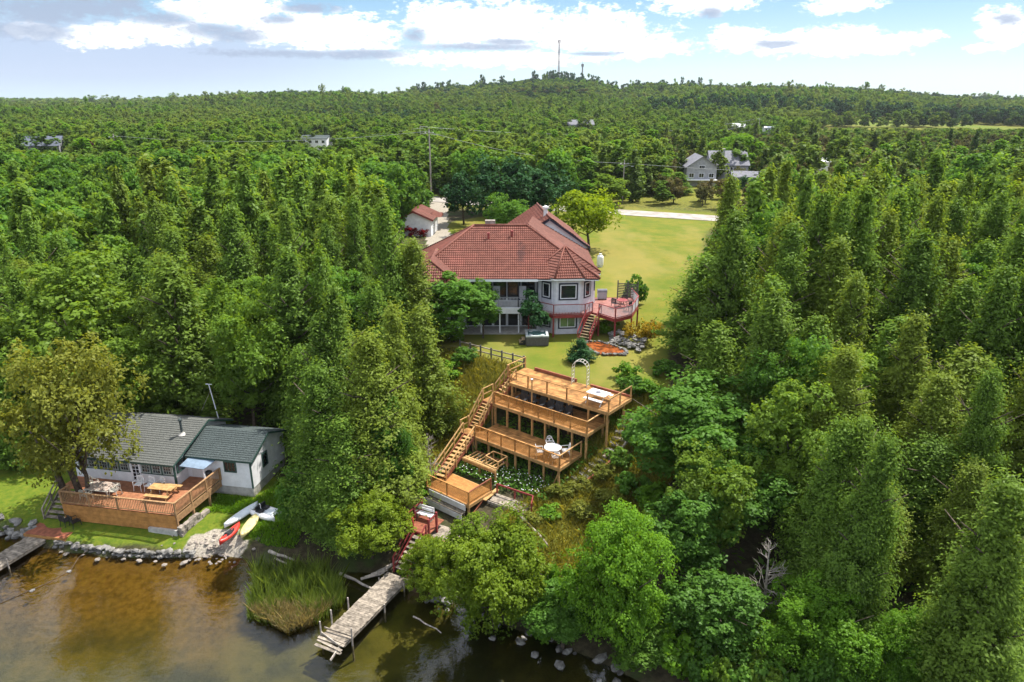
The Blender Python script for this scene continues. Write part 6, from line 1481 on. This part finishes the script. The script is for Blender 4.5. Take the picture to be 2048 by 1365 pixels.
# ------------------------------------------------------------------ reeds, tall grass, ground plants
def blades(name, pts, hlo, hhi, wd, mat, label, bend=.25, seed=5, cat='grass', hmul=None):
    r_ = np.random.default_rng(seed); A = np.array(pts); n = len(A); h = r_.uniform(hlo, hhi, n) * (1 if hmul is None else hmul(A)); a = r_.uniform(0, 6.28, n); d = np.stack([np.cos(a), np.sin(a), np.zeros(n)], 1); b = r_.normal(0, bend, (n, 2)) * h[:, None]
    o = A[:, :3]; mid = o + np.concatenate([b * .35, (h * .55)[:, None]], 1); tip = o + np.concatenate([b, (h * .98)[:, None]], 1); w = wd
    V = np.stack([o - d * w, o + d * w, mid + d * w * .8, tip, mid - d * w * .8], 1).reshape(-1, 3); Fq = np.arange(5 * n).reshape(n, 5)
    c_ = V.mean(0); me_ = np_mesh(name, V - c_, Fq, [mat], tint=np.repeat(np.clip(r_.normal(.5, .25, n), 0, 1), 5)); return tag(link(name, me_, None, c_), label, cat, kind='stuff')
def fill(poly, n, seed, zoff=0.0, jz=None):
    r_ = np.random.default_rng(seed); P_ = np.array([p[:2] for p in poly]); lo, hi_ = P_.min(0), P_.max(0); x = r_.uniform(lo[0], hi_[0], n * 3); y = r_.uniform(lo[1], hi_[1], n * 3); k = inpoly(x, y, poly); x, y = x[k][:n], y[k][:n]
    z = hgt(x, y) if jz is None else np.full(len(x), jz); return np.stack([x, y, z + zoff], 1)
REED = [(-15.4, 33.4), (-15.0, 32.5), (-13.6, 32.1), (-12.4, 31.5), (-11.6, 31.8), (-10.4, 32.9), (-9.9, 34.0), (-10.6, 35.6), (-12.0, 36.6), (-14.5, 36.8), (-15.9, 36.6), (-15.6, 35.0)]
rp_ = fill(REED, 7000, 61, jz=-.25); rp_ = rp_[(np.sin(rp_[:, 0] * 2.1 + 1) * np.sin(rp_[:, 1] * 2.7) + np.random.default_rng(9).uniform(-.6, 1.2, len(rp_))) > 0]; blades('reed_bed', rp_, .75, 1.65, .022, M['reed'], 'bed of tall green reeds in the shallows left of the dock', .22, cat='reeds', hmul=lambda A: np.clip(.45 + (A[:, 1] - 31.6) * .20, .4, 1.15) * (1 + .35 * np.sin(A[:, 0] * 3.1) * np.sin(A[:, 1] * 2.3 + 1)))
blades('dry_reeds', fill([(-15.0, 32.9), (-12.4, 31.4), (-11.2, 32.2), (-10.6, 33.6), (-12, 33.2), (-14.2, 33.4)], 2600, 62, jz=-.2), .5, 1.1, .026, M['tanreed'], 'dry tan reed stalks along the front of the reed bed', .35, cat='reeds')
blades('tall_grass', np.concatenate([fill(ROUGH1, 7000, 63), fill(ROUGH2, 9000, 64)]), .25, .8, .03, M['drygrass'], 'rough tall yellow green grass on the slope either side of the decks', .5)
blades('shore_grass', np.concatenate([fill([(-17.4, 39.5), (-15.8, 38.5), (-14, 38.2), (-14, 43), (-17.2, 46), (-18.4, 43.8), (-17.0, 41.5)], 4500, 65), fill([(-21, 42.2), (-18.4, 41.8), (-18.2, 43.6), (-21.2, 44.2)], 1800, 66)]), .12, .35, .03, M['bright'], 'lush unmown grass at the edge of the cottage lawn', .5)
UD = [tw_(0.2, -5.3), tw_(8.3, -4.5), tw_(8.8, 1.4), tw_(.4, 1.4)]
gp = fill(UD, 5200, 67); gp[:, 2] += np.random.default_rng(1).uniform(.05, .55, len(gp))
r_ = np.random.default_rng(68); V, Fq = leaf_quads(r_, gp, np.tile((0, 0, 1.0), (len(gp), 1)), .24, .12); c_ = V.mean(0)
tag(link('ground_plants', np_mesh('ground_plants', V - c_, Fq, [M['broad']], tint=np.repeat(r_.uniform(0, .9, len(gp)), 4)), None, c_), 'leafy ground plants growing under the terraced decks', 'plants', kind='stuff')
gp = fill([tw_(3.8, -5.6), tw_(7.6, -4.4), tw_(7.9, -2.9), tw_(1.2, -3.0), tw_(1.0, -5.2)], 150, 69); gp[:, 2] += .55 + r_.uniform(0, .2, len(gp)); V, Fq = leaf_quads(r_, gp, np.tile((0, -.5, 1.0), (len(gp), 1)), .08, .08); c_ = V.mean(0)
tag(link('white_flowers', np_mesh('white_flowers', V - c_, Fq, [M['flower']]), None, c_), 'tiny white flowers among the plants below the third deck', 'flowers', kind='stuff')
# forest-floor saplings and brush between the trunks
gp = np.concatenate([fill([(-60, 48), (-18, 47), (-12, 38), (-8, 40), (-9, 60), (-15, 85), (-70, 85)], 9000, 71), fill([(6, 29), (30, 22), (60, 60), (60, 95), (24, 95), (15, 52), (12, 40)], 11000, 72)])
kp = sdist(gp[:, 0], gp[:, 1]) > 1.5; gp = gp[kp]; gp[:, 2] += np.random.default_rng(2).uniform(.1, 1.1, len(gp)); V, Fq = leaf_quads(r_, gp, np.tile((0, 0, 1.0), (len(gp), 1)), .5, .3); c_ = V.mean(0)
tag(link('forest_undergrowth', np_mesh('forest_undergrowth', V - c_, Fq, [M['broad']], tint=np.repeat(r_.uniform(0, .6, len(gp)), 4)), None, c_), 'low leafy undergrowth between the trunks of both stands', 'undergrowth', kind='stuff')
# shrubs and saplings along the right shore and the lower right corner
sh_n = 0
for (x0, x1, n_) in ((-2, 8, 16), (8, 16, 30), (16, 27, 30)):
    for i in range(n_):
        x = rs2.uniform(x0, x1); y = float(np.interp(x, SH[:, 0], SH[:, 1])) + rs2.uniform(.3, 5.0); u, v, s_ = proj(x, y, H(x, y) + 1)
        if u > 2090 or v > 1420 or blocked(x, y, 1.6, 1.0, H(x, y)): continue
        sh_n += 1; plant('shrub' if rs2.random() < .6 else 'shrub_b', x, y, rs2.uniform(1.0, 2.6), rs2.uniform(.8, 1.5), f'{ordinal(sh_n - 1)} leafy shrub from the left along the lower right shore', 'shrubs along the lower right shore')
for i, (u, v, z, h, r, k) in enumerate(((1120, 1000, 1.9, 1.0, 1.0, 'olive_s'), (1160, 985, 2.2, .9, 1.0, 'olive_s'), (1205, 960, 2.8, 1.0, 1.1, 'olive_s'), (1240, 930, 3.4, 1.2, 1.1, 'shrub'), (1275, 900, 3.9, 1.3, 1.2, 'shrub_b'), (1215, 1010, 2.2, 1.2, 1.2, 'olive_s'), (1270, 985, 2.8, 1.4, 1.3, 'shrub'),
        (1165, 1040, 1.6, 1.0, 1.0, 'olive_s'), (1105, 1050, 1.2, .8, .9, 'shrub_b'), (1300, 1000, 2.8, 1.5, 1.3, 'shrub_b'), (1065, 1060, 1.0, .8, .8, 'olive_s'), (1225, 880, 3.8, .7, .7, 'shrub'))):
    p = at(u, v, z); plant(k, p.x, p.y, h, r, f'{ORD[i]} low bush from the deck corner in the rough growth right of the decks', 'low bushes right of the terraced decks')
# ------------------------------------------------------------------ thin summer haze
hm = bpy.data.materials.new('summer_haze'); hm.use_nodes = True; ht = NT(hm.node_tree); ht.n.clear()
ho = ht.node('ShaderNodeOutputMaterial'); pv = ht.node('ShaderNodeVolumePrincipled'); pv.inputs['Color'].default_value = (0.86, 0.92, 1.0, 1); pv.inputs['Density'].default_value = 0.00006; pv.inputs['Anisotropy'].default_value = 0.2
ht.l.new(pv.outputs[0], ho.inputs['Volume'])
tag(MB().box((0, 1375, 66), (6200, 3450, 145)).build('haze', hm), 'thin pale summer haze over the woods', kind='stuff')
sc.cycles.volume_bounces = 0
